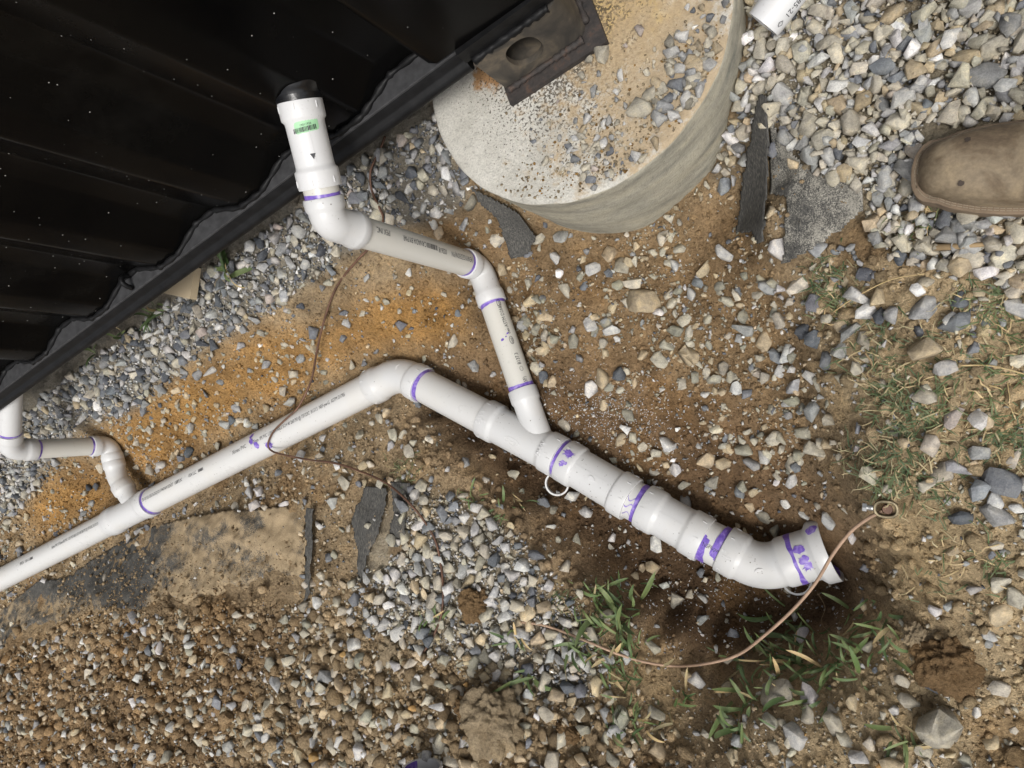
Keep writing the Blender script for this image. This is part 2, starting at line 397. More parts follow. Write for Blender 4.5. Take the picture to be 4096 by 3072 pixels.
def look(mask, px, py):
    i = np.clip(((np.asarray(py)-MY0)/MS).astype(int), 0, MHt-1); j = np.clip(((np.asarray(px)-MX0)/MS).astype(int), 0, MWd-1)
    return mask[i, j]
G_strip = polymask([[(-700, 1700), (0, 1300), (500, 1100), (1000, 800), (1700, 350), (1790, 560), (1850, 700), (1890, 790), (1760, 860), (1600, 900), (1500, 960), (1330, 1030), (1230, 1120), (1080, 1230), (960, 1300), (800, 1400), (640, 1530), (520, 1640), (400, 1660), (330, 1680), (240, 1780), (170, 1900), (100, 2000), (0, 2060), (-700, 2300)]], 2)
G_right = polymask([[(2990, -700), (4900, -700), (4900, 1000), (4090, 1180), (3850, 1040), (3600, 1010), (3490, 960), (3430, 760), (3260, 700), (3170, 640), (3120, 520), (3060, 430), (2930, 640), (2860, 760), (2930, 500), (2990, 300)]], 2)
G_patch = polymask([[(3080, 770), (3130, 950), (3180, 1060), (3340, 960), (3460, 960), (3560, 1130), (3500, 1380), (3420, 1540), (3250, 1570), (3130, 1480), (3120, 1300), (3140, 1120), (3060, 980)], [(3700, 900), (4200, 950), (4200, 1300), (3950, 1270), (3850, 1450), (3700, 1500), (3680, 1250), (3780, 1150)], [(3700, 1850), (4200, 1780), (4200, 2150), (3850, 2100), (3750, 2000)]], 3)
G_bank = polymask([[(1560, 1990), (1680, 1950), (1850, 2010), (1990, 2110), (2120, 2260), (2230, 2390), (2330, 2540), (2400, 2720), (2300, 2810), (2120, 2780), (1980, 2690), (1830, 2600), (1640, 2560), (1500, 2480), (1420, 2330), (1470, 2150)]], 3)
G_low = polymask([[(-600, 2640), (200, 2520), (600, 2430), (1000, 2430), (1300, 2300), (1700, 2500), (2100, 2750), (2700, 2860), (3100, 2830), (3500, 2760), (3700, 2500), (4300, 2300), (4800, 3600), (-600, 3600)]], 5)
G_tanpile = polymask([[(1250, 2450), (1750, 2560), (2150, 2760), (2700, 2860), (2800, 3500), (900, 3500), (900, 3000)]], 6)
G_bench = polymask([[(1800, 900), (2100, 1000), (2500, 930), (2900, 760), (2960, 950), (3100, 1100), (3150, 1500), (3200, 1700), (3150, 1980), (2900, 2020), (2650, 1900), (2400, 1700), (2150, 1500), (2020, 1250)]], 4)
Z_clay = polymask([[(430, 1650), (640, 1570), (800, 1440), (1000, 1340), (1250, 1290), (1450, 1200), (1700, 1130), (1850, 1200), (1900, 1330), (1650, 1360), (1450, 1420), (1250, 1520), (950, 1680), (700, 1850), (560, 1960), (450, 1850)], [(150, 1900), (330, 1830), (470, 1960), (420, 2060), (200, 2130), (80, 2090)]], 5)
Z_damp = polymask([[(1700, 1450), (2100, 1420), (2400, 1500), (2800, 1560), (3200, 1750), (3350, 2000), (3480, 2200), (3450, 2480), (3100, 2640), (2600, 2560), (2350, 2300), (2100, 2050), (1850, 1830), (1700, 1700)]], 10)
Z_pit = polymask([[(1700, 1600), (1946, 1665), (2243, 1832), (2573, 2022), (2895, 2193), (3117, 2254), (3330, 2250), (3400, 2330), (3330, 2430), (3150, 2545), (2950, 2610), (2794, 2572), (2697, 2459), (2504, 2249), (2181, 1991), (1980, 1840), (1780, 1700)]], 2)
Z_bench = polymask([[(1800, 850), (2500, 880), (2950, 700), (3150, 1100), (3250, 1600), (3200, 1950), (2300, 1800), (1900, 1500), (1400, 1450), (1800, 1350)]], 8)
Z_right = polymask([[(3250, 1050), (4900, 900), (4900, 3600), (2900, 3600), (3200, 2750), (3550, 2350), (3480, 1900), (3350, 1600)]], 10)
Z_wire = polymask([[(3560, 2000), (3820, 2100), (3800, 2450), (3600, 2400)], [(2500, 2680), (2300, 2480), (2480, 2560), (2700, 2700), (2640, 2850)]], 8)
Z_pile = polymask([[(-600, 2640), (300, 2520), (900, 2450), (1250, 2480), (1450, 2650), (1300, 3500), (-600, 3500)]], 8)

Z_wall = polymask([[(1550, 1640), (1800, 1760), (2050, 2000), (2350, 2300), (2500, 2500), (2380, 2500), (2150, 2250), (1900, 1990), (1650, 1780)], [(3420, 1950), (3560, 2080), (3680, 2300), (3600, 2480), (3480, 2350), (3430, 2150)]], 3)
G_heap = polymask([[(2560, 1800), (2750, 1760), (3150, 1720), (3230, 1960), (3080, 2060), (2950, 2080), (2700, 1950)]], 4)
# ------------------------------------------------------------------ ground relief
CP = """0 1600 1.30;300 1450 1.29;700 1200 1.28;1100 950 1.28;1500 700 1.28;1750 560 1.29;300 900 1.27;900 400 1.27;0 1000 1.27;-500 1700 1.30
250 1650 1.33;600 1450 1.32;900 1250 1.32;1250 1000 1.31;1600 850 1.31;1850 800 1.33;-400 2000 1.36;0 1850 1.36
500 1640 1.36;800 1420 1.35;1000 1320 1.35;1200 1180 1.34;1400 1040 1.335;1700 880 1.35
700 1820 1.50;900 1700 1.52;1200 1560 1.53;1450 1430 1.53;1600 1380 1.50;1300 1380 1.45;1000 1520 1.45;1500 1250 1.43;1700 1100 1.44;1820 980 1.46;1900 1080 1.535;1980 1250 1.55;2060 1450 1.56;1800 1200 1.50;1620 980 1.38
400 1720 1.43;450 1900 1.55;300 1850 1.47;600 1900 1.54;200 1950 1.44;150 1800 1.37;250 2080 1.47;380 2000 1.52;100 2150 1.47;-300 2300 1.47
0 2330 1.54;300 2170 1.55;600 2010 1.56;975 1815 1.565;1300 1650 1.57;1600 1500 1.57;1800 1590 1.58;2050 1730 1.60;2250 1850 1.59;2500 2000 1.605;2800 2160 1.615;3000 2250 1.625;3200 2280 1.62
100 2400 1.50;300 2300 1.49;500 2190 1.48;700 2090 1.48;900 2000 1.48;1200 1860 1.46;1400 1770 1.46;1520 1660 1.48;-300 2560 1.50
200 2480 1.45;600 2250 1.42;1000 2100 1.41;1300 1980 1.41;1500 1800 1.44;1700 1800 1.45;1850 1950 1.45
1590 1650 1.485;1700 1690 1.48;1800 1790 1.475;1900 1900 1.47;2000 2000 1.47;2084 2094 1.47;2230 2225 1.465;2375 2352 1.465;2540 2480 1.465;2690 2590 1.465;2860 2660 1.46;3050 2700 1.45;3230 2680 1.435;3380 2600 1.415;3510 2470 1.37;3600 2310 1.325
1770 1660 1.565;1900 1745 1.575;2040 1850 1.585;2181 1975 1.595;2340 2105 1.60;2504 2235 1.605;2620 2350 1.61;2697 2440 1.615;2794 2550 1.615;2930 2600 1.61;3070 2590 1.61;3200 2520 1.605;3310 2433 1.595;3370 2340 1.57;2600 2220 1.615;2800 2350 1.63;3000 2430 1.635;3150 2380 1.625;2900 2500 1.63;3440 2420 1.50;3480 2300 1.46;2110 1930 1.592;2430 2170 1.603;2560 2290 1.608
1950 2130 1.45;1800 2300 1.42;2000 2500 1.42;2250 2500 1.44;2200 2700 1.41;1500 2300 1.40;1200 2400 1.385;800 2500 1.38;400 2600 1.38;0 2700 1.40;400 2900 1.33;1000 2900 1.32;1600 2800 1.34;2000 2950 1.33;2500 2850 1.40;3000 2850 1.39;3500 2800 1.33;3900 2700 1.27;4000 3000 1.27
0 3300 1.33;1000 3400 1.3;2000 3400 1.27;3000 3400 1.28;4200 3300 1.24;-500 2900 1.42
3700 2200 1.24;3900 2100 1.22;3530 2030 1.24;3450 1950 1.27;3650 1800 1.21;3600 1500 1.23;3400 1700 1.31;3350 1450 1.29;3250 1600 1.37;3300 1800 1.38;3200 1950 1.47;3350 2050 1.42;3450 2150 1.42;3420 2230 1.47;3800 1500 1.20;4000 1300 1.19;4000 1700 1.20;3900 1000 1.17;3900 650 1.165;3600 700 1.18;3500 300 1.19;3200 200 1.21;3900 150 1.17;4300 600 1.165;4300 1500 1.19;4300 2500 1.22;3200 600 1.22;3080 500 1.24;3000 720 1.34;3070 900 1.27;3200 950 1.26;3400 900 1.23;3150 1100 1.30;3350 1200 1.27
2980 900 1.395;2850 1000 1.410;2600 1000 1.450;2400 980 1.455;2150 950 1.455;2200 1150 1.470;2500 1200 1.465;2800 1200 1.425;3050 1200 1.395;2300 1400 1.485;2600 1450 1.485;2900 1450 1.445;3100 1400 1.415;2200 1550 1.500;2400 1650 1.520;2700 1700 1.510;3000 1700 1.460;2300 1750 1.560;2500 1850 1.560;2700 1950 1.580;2900 2050 1.580;3050 1950 1.510;3100 2100 1.580;2000 1400 1.5450;1850 1250 1.490;2000 1600 1.560;2150 1700 1.580
2900 -200 1.22;3500 -300 1.2;2500 -300 1.25;2000 0 1.28;2100 860 1.37;2300 920 1.43;2500 945 1.44;2650 900 1.43;2790 770 1.385;2920 620 1.35;2990 400 1.27;3020 200 1.24"""
cp = []
for tok in CP.replace('\n', ';').split(';'):
    x, y, h = map(float, tok.split()); cp.append(pix(x, y, h))
for x, y in ((-8, -6), (-8, 0), (-8, 6), (0, 8), (6, 6), (6, 0), (6, -6), (0, -8), (-3, 4)): cp.append(np.array([x, y, -0.06]))
cp = np.array(cp)
def phi(r2): return np.sqrt(r2+0.012**2)
D2 = ((cp[:, None, :2]-cp[None, :, :2])**2).sum(-1)
A = np.zeros((len(cp)+1,)*2); A[:-1, :-1] = phi(D2) - 0.004*np.eye(len(cp)); A[-1, :-1] = 1; A[:-1, -1] = 1
sol = np.linalg.solve(A, np.r_[cp[:, 2], 0])
def base_z(x, y):
    x = np.asarray(x, float).ravel(); y = np.asarray(y, float).ravel(); z = np.empty_like(x)
    for i in range(0, len(x), 20000):
        r2 = (x[i:i+20000, None]-cp[None, :, 0])**2+(y[i:i+20000, None]-cp[None, :, 1])**2
        z[i:i+20000] = phi(r2) @ sol[:-1] + sol[-1]
    return z
def ground_z(x, y):
    x = np.asarray(x, float).ravel(); y = np.asarray(y, float).ravel()
    z = np.clip(base_z(x, y), -0.6, 0.3); px, py = proj(np.c_[x, y, z])
    soft = look(Z_damp, px, py); wl = look(Z_wall, px, py); pile = np.maximum(look(Z_pile, px, py), look(G_tanpile, px, py))
    z = z + fbm(x, y, 7, 3, 3)*0.012
    rid = 1-np.abs(fbm(x, y, 26, 4, 21))*2
    z = z + (0.009+0.010*pile)*fbm(x, y, 30, 4, 9, 0.66) + 0.005*rid*(0.6+pile) + 0.0034*fbm(x, y, 95, 2, 31)
    lumps = np.clip(fbm(x, y, 48, 2, 71)-0.15, 0, 1); z = z + 0.014*lumps*(0.5+pile+wl) + wl*0.012*fbm(x, y, 24, 3, 91)
    # spade marks on the trench walls
    z = z + soft*0.007*fbm(x*1.0+y*0.3, y*2.2, 16, 3, 55)
    return z
def axis(lo, hi, step, far):
    a = list(np.arange(lo, hi+1e-9, step)); d = step; x = a[-1]
    out = []
    while x < far: d *= 1.5; x += d; out.append(x)
    d = step; x = a[0]; pre = []
    while x > -far: d *= 1.5; x -= d; pre.append(x)
    return np.array(pre[::-1]+a+out)
gx = axis(-1.75, 0.22, 0.0048, 40)
left = np.arange(-3.4, -1.75, 0.0085); gx = np.r_[gx[gx < -3.45], left, gx[gx >= -1.7501]]
gy = axis(-0.95, 0.80, 0.0048, 40); gy = np.r_[gy[gy < -1.71], np.arange(-1.70, -0.951, 0.008), gy[gy >= -0.951]]
XX, YY = np.meshgrid(gx, gy); z = ground_z(XX, YY)
gpx, gpy = proj(np.c_[XX.ravel(), YY.ravel(), z])
def soil_col(px, py, x, y):
    c = np.tile(np.array([0.33, 0.245, 0.15]), (len(px), 1))
    def put(mask, col, k=1.0):
        nonlocal c
        w = np.clip(look(mask, px, py)+0.35*fbm(x, y, 9, 4, 77)*(look(mask, px, py) > 0.02), 0, 1)[:, None]*k; c = c*(1-w)+np.array(col)*w
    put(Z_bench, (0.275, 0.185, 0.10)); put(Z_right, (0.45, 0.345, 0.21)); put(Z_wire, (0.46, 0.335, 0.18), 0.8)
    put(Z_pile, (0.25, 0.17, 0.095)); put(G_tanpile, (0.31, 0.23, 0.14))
    put(Z_damp, (0.19, 0.122, 0.068)); put(Z_pit, (0.10, 0.063, 0.036), 0.95); put(Z_clay, (0.345, 0.195, 0.068), 0.95); put(G_strip, (0.22, 0.20, 0.165)); put(G_right, (0.28, 0.24, 0.175)); put(G_bank, (0.27, 0.23, 0.17))  # Z_pit: damp floor soil, with the shade of its depth painted into the colour
    k = fbm(x, y, 5, 4, 200)[:, None]; c = c*1.38*(1+0.22*k+0.28*fbm(x, y, 19, 4, 210)[:, None])
    o = np.clip(fbm(x, y, 8, 4, 300)*2.2-0.55, 0, 0.5)[:, None]*(1-look(G_strip, px, py)[:, None])
    return c*(1-o)+np.array([0.31, 0.18, 0.075])*o
nx_, ny_ = len(gx), len(gy); idx = np.arange(nx_*ny_).reshape(ny_, nx_)
Q = np.stack([idx[:-1, :-1], idx[:-1, 1:], idx[1:, 1:], idx[1:, :-1]], -1).reshape(-1, 4)
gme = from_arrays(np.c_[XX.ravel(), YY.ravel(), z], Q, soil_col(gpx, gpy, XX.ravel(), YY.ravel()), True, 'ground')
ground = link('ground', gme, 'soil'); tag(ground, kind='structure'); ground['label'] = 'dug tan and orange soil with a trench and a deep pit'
# ------------------------------------------------------------------ concrete pier
PC_, PR_ = np.array([-0.5699, 0.6751]), 0.311; PIERTOP = CZ-1.163
def pier():
    bm = bmesh.new(); n = 140; rings = []
    prof = [(0.0, 0.0)] + [(PR_*k/22, 0.0) for k in range(1, 22)] + [(PR_-0.004, 0.0), (PR_-0.001, -0.0035), (PR_, -0.009)] + [(PR_, -0.009-0.02*k) for k in range(1, 26)]
    V = []; Fs = []
    for i, (r, zz) in enumerate(prof):
        if i == 0: V.append((0, 0, 0)); continue
        for k in range(n):
            t = 2*math.pi*k/n; x, y = r*math.cos(t), r*math.sin(t)
            e = float(fbm(np.array([x+5]), np.array([y+zz]), 30, 3, 5)[0]); q = float(fbm(np.array([t*2.2]), np.array([zz*30.0]), 1.5, 3, 8)[0])
            if zz == 0.0 and r < PR_-0.006: V.append((x, y, e*0.0018))
            else: rr = 1+(0.006*q)/PR_+0.002*e; V.append((x*rr, y*rr, zz+e*0.001))
    for k in range(n): Fs.append((0, 1+k, 1+(k+1) % n))
    for i in range(1, len(prof)-1):
        b0 = 1+(i-1)*n; b1 = 1+i*n
        for k in range(n): Fs.append((b0+k, b1+k, b1+(k+1) % n, b0+(k+1) % n))
    me = mesh(V, Fs, True, 'concrete_pier'); o = link('concrete_pier', me, 'concrete'); o.location = (PC_[0], PC_[1], PIERTOP)
    tag(o, 'round pale concrete pier with a rust stain and scattered gravel under the container corner', 'pier'); return o
pier()
# ------------------------------------------------------------------ shipping container
AZ = math.radians(20.3); er = np.array([math.cos(AZ), math.sin(AZ), 0]); nv = np.array([math.sin(AZ), -math.cos(AZ), 0]); uz = np.array([0, 0, 1.0])
def snz(s, n, H): return er*s + nv*n + uz*(CZ-H)
cont = thing('shipping_container', snz(-0.34, -0.9, 1.15), 'black corrugated steel shipping container standing on the concrete pier', 'container')
H_FL = 1.005; TOPZ = -1.25                     # flange level; container top (measured down from the camera)
def corrugated():
    c0, P = -1.0, 0.295; s = -7.0; prof = []
    k = math.floor((-7.0-c0)/P)
    while True:
        c = c0+k*P
        for ds, n in ((-0.1475-0.0325, -0.862), (-0.1475+0.0325, -0.862), (-0.034, -0.826), (0.034, -0.826)): prof.append((c+ds, n))
        k += 1
        if c > -0.75: break
    prof += [(-0.5874, -0.862), (-0.50, -0.862)]
    # round the folds a little
    out = [prof[0]]
    for i in range(1, len(prof)-1):
        p, q, r = map(np.array, (prof[i-1], prof[i], prof[i+1])); a = q+(p-q)/np.linalg.norm(p-q)*0.009; b = q+(r-q)/np.linalg.norm(r-q)*0.009
        for t in (0, 0.33, 0.67, 1): out.append(tuple((1-t)**2*a+2*t*(1-t)*q+t*t*b))
    out.append(prof[-1])
    V = []; Fs = []; zs = [H_FL, 0.75, 0.5, 0.0, -0.6, TOPZ]
    for h in zs:
        for (s_, n_) in out: V.append(snz(s_, n_, h))
    m = len(out)
    for j in range(len(zs)-1):
        for i in range(m-1): Fs.append((j*m+i, j*m+i+1, (j+1)*m+i+1, (j+1)*m+i))
    w = link('wall_panel', sharp(mesh(V, Fs, True), 25), 'black', cont)
    # sealant bead along the foot of the wave
    path = [snz(s_, n_+0.004, H_FL-0.002) for (s_, n_) in out if s_ > -3.6]
    pts = []
    for i in range(len(path)-1):
        L = np.linalg.norm(path[i+1]-path[i]); q = max(1, int(L/0.012))
        for j in range(q): pts.append(path[i]+(path[i+1]-path[i])*j/q)
    rad = [0.0055*(1+0.35*math.sin(i*1.7)+0.3*random.random()) for i in range(len(pts))]
    link('sealant_bead', mesh(*sweep(pts, rad, 8), True), 'rail', cont)
corrugated()
def extrude_s(prof, s0, s1):
    m = len(prof); V = [snz(s0, n, h) for n, h in prof]+[snz(s1, n, h) for n, h in prof]
    Fs = [(i, (i+1) % m, m+(i+1) % m, m+i) for i in range(m)]; Fs += [tuple(range(m-1, -1, -1)), tuple(range(m, 2*m))]; return V, Fs
flange = [(-0.815, 1.005), (-0.8135, 1.0068), (-0.8135, 1.0105), (-0.815, 1.012), (-0.90, 1.012), (-0.90, 1.005)]
fl = link('rail_flange', sharp(mesh(*extrude_s(flange, -7, -0.445))), 'flange', cont)
webp = [(-0.8165, 1.0125), (-0.812, 1.018), (-0.8105, 1.030)] + [(-0.8095+0.0125*math.sin(a), 1.046-0.013*math.cos(a)+0.0) for a in np.linspace(0.15, math.pi*0.93, 9)] + [(-0.83, 1.061), (-0.878, 1.062), (-0.878, 1.135), (-0.90, 1.135), (-0.90, 1.0125)]
link('bottom_rail', sharp(mesh(*extrude_s(webp, -7, -0.4455))), 'rail', cont)
link('rail_seam', sharp(mesh(*extrude_s([(-0.800, 1.016), (-0.7955, 1.04), (-0.7945, 1.06), (-0.81, 1.064), (-0.815, 1.016)], -0.842, -0.838))), 'rail', cont)
# corner post above the casting, and its foot plate over the rail
post = [(-0.50, -0.8625), (-0.50, -0.822), (-0.485, -0.812), (-0.262, -0.806), (-0.25, -0.815), (-0.247, -0.93), (-0.30, -0.96), (-0.5, -0.96)]
def extrude_z(pf, h0, h1):
    m = len(pf); V = [snz(s, n, h0) for s, n in pf]+[snz(s, n, h1) for s, n in pf]
    return V, [(i, (i+1) % m, m+(i+1) % m, m+i) for i in range(m)]+[tuple(range(m-1, -1, -1)), tuple(range(m, 2*m))]
link('corner_post', sharp(mesh(*extrude_z(post, 0.997, TOPZ))), 'black', cont)
foot = [(-0.4445, -0.8095), (-0.4445, -0.80), (-0.262, -0.80), (-0.252, -0.81), (-0.252, -0.9), (-0.4445, -0.9)]
link('post_foot', sharp(mesh(*extrude_z(foot, 1.0285, 0.9975))), 'rail', cont)
body = [(-7, -0.90), (-0.51, -0.90), (-0.51, -0.961), (-0.255, -0.961), (-0.255, -3.2), (-7, -3.2)]
link('body_shell', mesh(*extrude_z(body, 1.12, TOPZ)), 'black', cont)
# corner casting: hollow block with an oval eye in its face
def casting():
    s0, s1, n0, n1, h0, h1 = -0.4335, -0.2545, -0.792, -0.952, 1.15, 1.0320
    pf = [(s0, n0)]; R = 0.028
    for a in np.linspace(0, math.pi/2, 9): pf.append((s1-R+R*math.sin(a), n0-R+R*math.cos(a)))
    pf += [(s1, n1), (s0, n1)]
    V, Fs = extrude_z(pf, h0, h1)
    me = mesh(V, Fs); o = bpy.data.objects.new('tmp', me); COL.objects.link(o)
    bmh = bmesh.new(); bmh.from_mesh(me); bmesh.ops.recalc_face_normals(bmh, faces=bmh.faces); bmh.to_mesh(me); bmh.free()
    def cutter(V2, F2):
        m2 = mesh(V2, F2); b2 = bmesh.new(); b2.from_mesh(m2); bmesh.ops.recalc_face_normals(b2, faces=b2.faces); b2.to_mesh(m2); b2.free()
        c = bpy.data.objects.new('tmpc', m2); COL.objects.link(c); return c
    inner = cutter(*extrude_z([(s0+0.014, n0-0.012), (s1-0.016, n0-0.012), (s1-0.016, n1+0.012), (s0+0.014, n1+0.012)], h0-0.02, h1+0.022))
    cc, hc = -0.356, 1.085; hw, hh = 0.0265, 0.0165; oval = []
    for k in range(40):
        a = 2*math.pi*k/40; cx, sx = math.cos(a), math.sin(a)
        oval.append((cc+0.0325*math.copysign(abs(cx)**0.85, cx), hc+0.0365*math.copysign(abs(sx)**0.85, sx)))
    Vc = [snz(s, n0+0.02, h) for s, h in oval]+[snz(s, n0-0.03, h) for s, h in oval]; m = len(oval)
    eye = cutter(Vc, [(i, (i+1) % m, m+(i+1) % m, m+i) for i in range(m)]+[tuple(range(m-1, -1, -1)), tuple(range(m, 2*m))])
    for c in (inner, eye):
        md = o.modifiers.new('b', 'BOOLEAN'); md.object = c; md.operation = 'DIFFERENCE'; md.solver = 'EXACT'
    dg = bpy.context.evaluated_depsgraph_get(); res = bpy.data.meshes.new_from_object(o.evaluated_get(dg)); res.name = 'corner_casting'
    for c in (o, inner, eye): bpy.data.objects.remove(c)
    res.materials.clear()
    link('corner_casting', sharp(res, 30), 'casting', cont)
    # ridge where casting and post are welded
    pts = [snz(s, n0-0.004-0.002*random.random(), h1-0.001) for s in np.arange(s0+0.002, s1-0.02, 0.006)]
    link('weld_ridge', mesh(*sweep(pts, [0.007*(0.8+0.4*random.random()) for _ in pts], 8), True), 'rail', cont)
    pts = [snz(s, n0+0.004, h0-0.004) for s in np.arange(s0, s1-0.012, 0.0045)]
    link('weld_bead', mesh(*sweep(pts, [0.0065*(0.6+0.7*random.random()) for _ in pts], 7), True), 'rust', cont)
    pts = [snz(s1+0.004, n, h0-0.004) for n in np.arange(n0-0.02, n1, -0.0045)]
    link('weld_bead', mesh(*sweep(pts, [0.0065*(0.6+0.7*random.random()) for _ in pts], 7), True), 'rust', cont)
casting()
plate = [(-0.4405, -0.764), (-0.2300, -0.762), (-0.2280, -1.0), (-0.4405, -1.0)]
pv, pf_ = extrude_z(plate, 1.1515, 1.1635)
link('base_plate', mesh(pv, pf_), 'rust', cont)
# lashing ring on the flange
a = np.linspace(0.1, math.pi-0.1, 14); c = snz(-1.448, -0.838, 1.004)
link('lashing_ring', mesh(*sweep([c+nv*(-0.018*math.cos(t)*0.9)+er*(0.006)+uz*(0.026*math.sin(t)) for t in a], 0.0062, 10), True), 'rail', cont)
# ------------------------------------------------------------------ board under the rail
bA = pix(759, 1196, 1.25); bdir = np.array([-0.9777, 0.2098, 0]); bper = np.array([0.2098, 0.9777, 0]); V, Fs = box(bA+bdir*0.25+bper*0.0445-uz*0.011, bdir, bper, uz, 0.5, 0.089, 0.022)
o = recenter(link('wood_board', mesh(V, Fs), 'wood')); tag(o, 'pale sawn pine board end poking out under the black rail', 'board')
# ------------------------------------------------------------------ drain pipes
run = thing('drain_pipe_run', pix(1600, 1492, 1.55), 'glued white PVC drain line with two risers, wyes and purple primed joints in the trench', 'drain pipe')
R3, HB3, BD3 = 0.0445, 0.0507, 0.0464
R2, HB2, BD2 = 0.0312, 0.0362, 0.0328
def Lp(a, b, t): return np.asarray(a)+(np.asarray(b)-np.asarray(a))*t
def toward(a, b, d): return np.asarray(a)+nrm(np.asarray(b)-np.asarray(a))*d
def tube(name, a, b, r, mat, parent=run):
    L = np.linalg.norm(np.asarray(b)-a); return link(name, sharp(mesh(*lathe(a, b, [(0, r), (L/2, r), (L, r)], 48))), mat, parent)
def coupling(name, a, b, hub, bod, hl, mat, parent=run, mids=0):
    L = np.linalg.norm(np.asarray(b)-a); e = 0.002
    pr = [(0, hub-0.003), (0, hub-e*0.4), (e, hub), (hl-0.004, hub*1.002), (hl, hub*0.99), (hl+0.004, bod+0.0006), (hl+0.010, bod), (L-hl-0.010, bod), (L-hl-0.004, bod+0.0006), (L-hl, hub*0.99), (L-hl+0.004, hub*1.002), (L-e, hub), (L, hub-e*0.4), (L, hub-0.003)]
    return link(name, sharp(mesh(*lathe(a, b, pr, 56))), mat, parent)
def elbow(name, a, c, b, hub, bod, hl, mat, parent=run, rad=None):
    a, c, b = map(np.asarray, (a, c, b)); d1, d2 = nrm(c-a), nrm(b-c); th = math.acos(np.clip(d1.dot(d2), -1, 1))
    cut = min(np.linalg.norm(c-a), np.linalg.norm(b-c))-hl-0.007
    path = []; rr = []
    def add(p, r): path.append(p); rr.append(r)
    for s, r in ((0, hub-0.003), (0.0004, hub-0.001), (0.002, hub), (hl-0.004, hub), (hl, hub*0.99), (hl+0.006, bod)): add(a+d1*s, r)
    Rb = cut/math.tan(th/2); n_ = nrm(d2-d1*d1.dot(d2)); p0 = c-d1*cut; cen = p0+n_*Rb
    for k in range(0, 15):
        t = th*k/14; add(cen+(-n_*math.cos(t)+d1*math.sin(t))*Rb, bod)
    for s, r in ((hl+0.006, bod), (hl, hub*0.99), (hl-0.004, hub), (0.002, hub), (0.0004, hub-0.001), (0, hub-0.003)): add(b-d2*s, r)
    return link(name, sharp(mesh(*sweep(path, rr, 56))), mat, parent)
class Cyl:                        # a pipe's skin, for print, primer and stickers
    def __init__(s, a, b, r):
        s.a = np.asarray(a, float); s.d, s.U, s.V = frame(np.asarray(b)-s.a); s.r = r; s.L = np.linalg.norm(np.asarray(b)-s.a)
        c = C0-(s.a+s.d*s.L/2); s.cam = math.atan2(c.dot(s.V), c.dot(s.U))
    def at(s, x, ph, off=0.0): return s.a+s.d*x+(s.U*math.cos(ph)+s.V*math.sin(ph))*(s.r+off)
def text_shape(body, size):
    cu = bpy.data.curves.new('t', 'FONT'); cu.body = body; cu.size = size; cu.resolution_u = 2; cu.align_x = 'LEFT'
    o = bpy.data.objects.new('t', cu); COL.objects.link(o); dg = bpy.context.evaluated_depsgraph_get()
    me = bpy.data.meshes.new_from_object(o.evaluated_get(dg)); V = np.array([v.co[:] for v in me.vertices]); Fs = [tuple(p.vertices) for p in me.polygons]
    bpy.data.objects.remove(o); bpy.data.meshes.remove(me); return V, Fs
def wrap(cyl, V, Fs, x0, ph0, flip=1, sx=1.0, off=0.0006, rot=0):
    """lay flat shapes (x along the pipe, y round it) on the skin; flip=-1 reads towards -axis; rot=90 runs round the pipe"""
    out = []
    for v in V:
        x, y = v[0]*sx, v[1]
        if rot: x, y = -y, x
        out.append(cyl.at(x0+flip*x, ph0-flip*y/cyl.r, off))
    return out, Fs
def bars(x0, n, w, h):
    V = []; Fs = []; x = x0
    for k in range(n):
        b = w*random.choice((0.5, 0.8, 1.3)); i = len(V)
        V += [(x, 0, 0), (x+b, 0, 0), (x+b, h, 0), (x, h, 0)]; Fs.append((i, i+1, i+2, i+3)); x += b+w*random.choice((0.5, 0.8))
    return V, Fs
def oval(x0, y0, rx, ry, t=0.12):
    V = []; Fs = []; n = 24
    for k in range(n):
        a = 2*math.pi*k/n
        V += [(x0+rx*math.cos(a), y0+ry*math.sin(a), 0), (x0+rx*(1-t)*math.cos(a), y0+ry*(1-t*1.6)*math.sin(a), 0)]
    for k in range(n): Fs.append((2*k, (2*k+2) % (2*n), (2*k+3) % (2*n), 2*k+1))
    return V, Fs
def printed(parent, cyl, items, mat='ink', name='printed_text', off=0.0006):
    """items: (text or shape, x along pipe, angle from camera-facing, size, flip, sx)"""
    for it, x0, ph, size, flip, sx in items:
        V, Fs = text_shape(it, size) if isinstance(it, str) else it
        o = link('bar_code' if isinstance(it, tuple) and len(it[1]) > 9 and len(it[1][0]) == 4 and len(it[1]) < 20 else name, mesh(*wrap(cyl, V, Fs, x0, cyl.cam+ph, flip, sx, off)), mat, parent)
def ring(parent, cyl, x0, x1, ph0=0, ph1=2*math.pi, ja=0.002, jb=0.002, off=0.0005, seed=0, name='primer_ring', mat='primer'):
    n = 160; V = []; Fs = []; rs = random.Random(seed); ka, kb, kc = rs.random()*6, rs.random()*6, rs.random()*6
    for k in range(n+1):
        p = ph0+(ph1-ph0)*k/n
        w = math.sin(p+ka)*0.6+math.sin(2*p+kb)*0.3+math.sin(9*p+kc)*0.1
        a = x0+ja*w; b = max(a+0.0006, x1+jb*math.sin(p+kb)*0.65+jb*math.sin(3*p+kc)*0.25+jb*math.sin(13*p+ka)*0.1)
        V += [cyl.at(a, p, off), cyl.at((a+b)/2, p, off), cyl.at(b, p, off)]
    for k in range(n):
        for j in range(2): Fs.append((3*k+j, 3*k+j+1, 3*k+4+j, 3*k+3+j))
    return link(name, mesh(V, Fs, True), mat, parent)
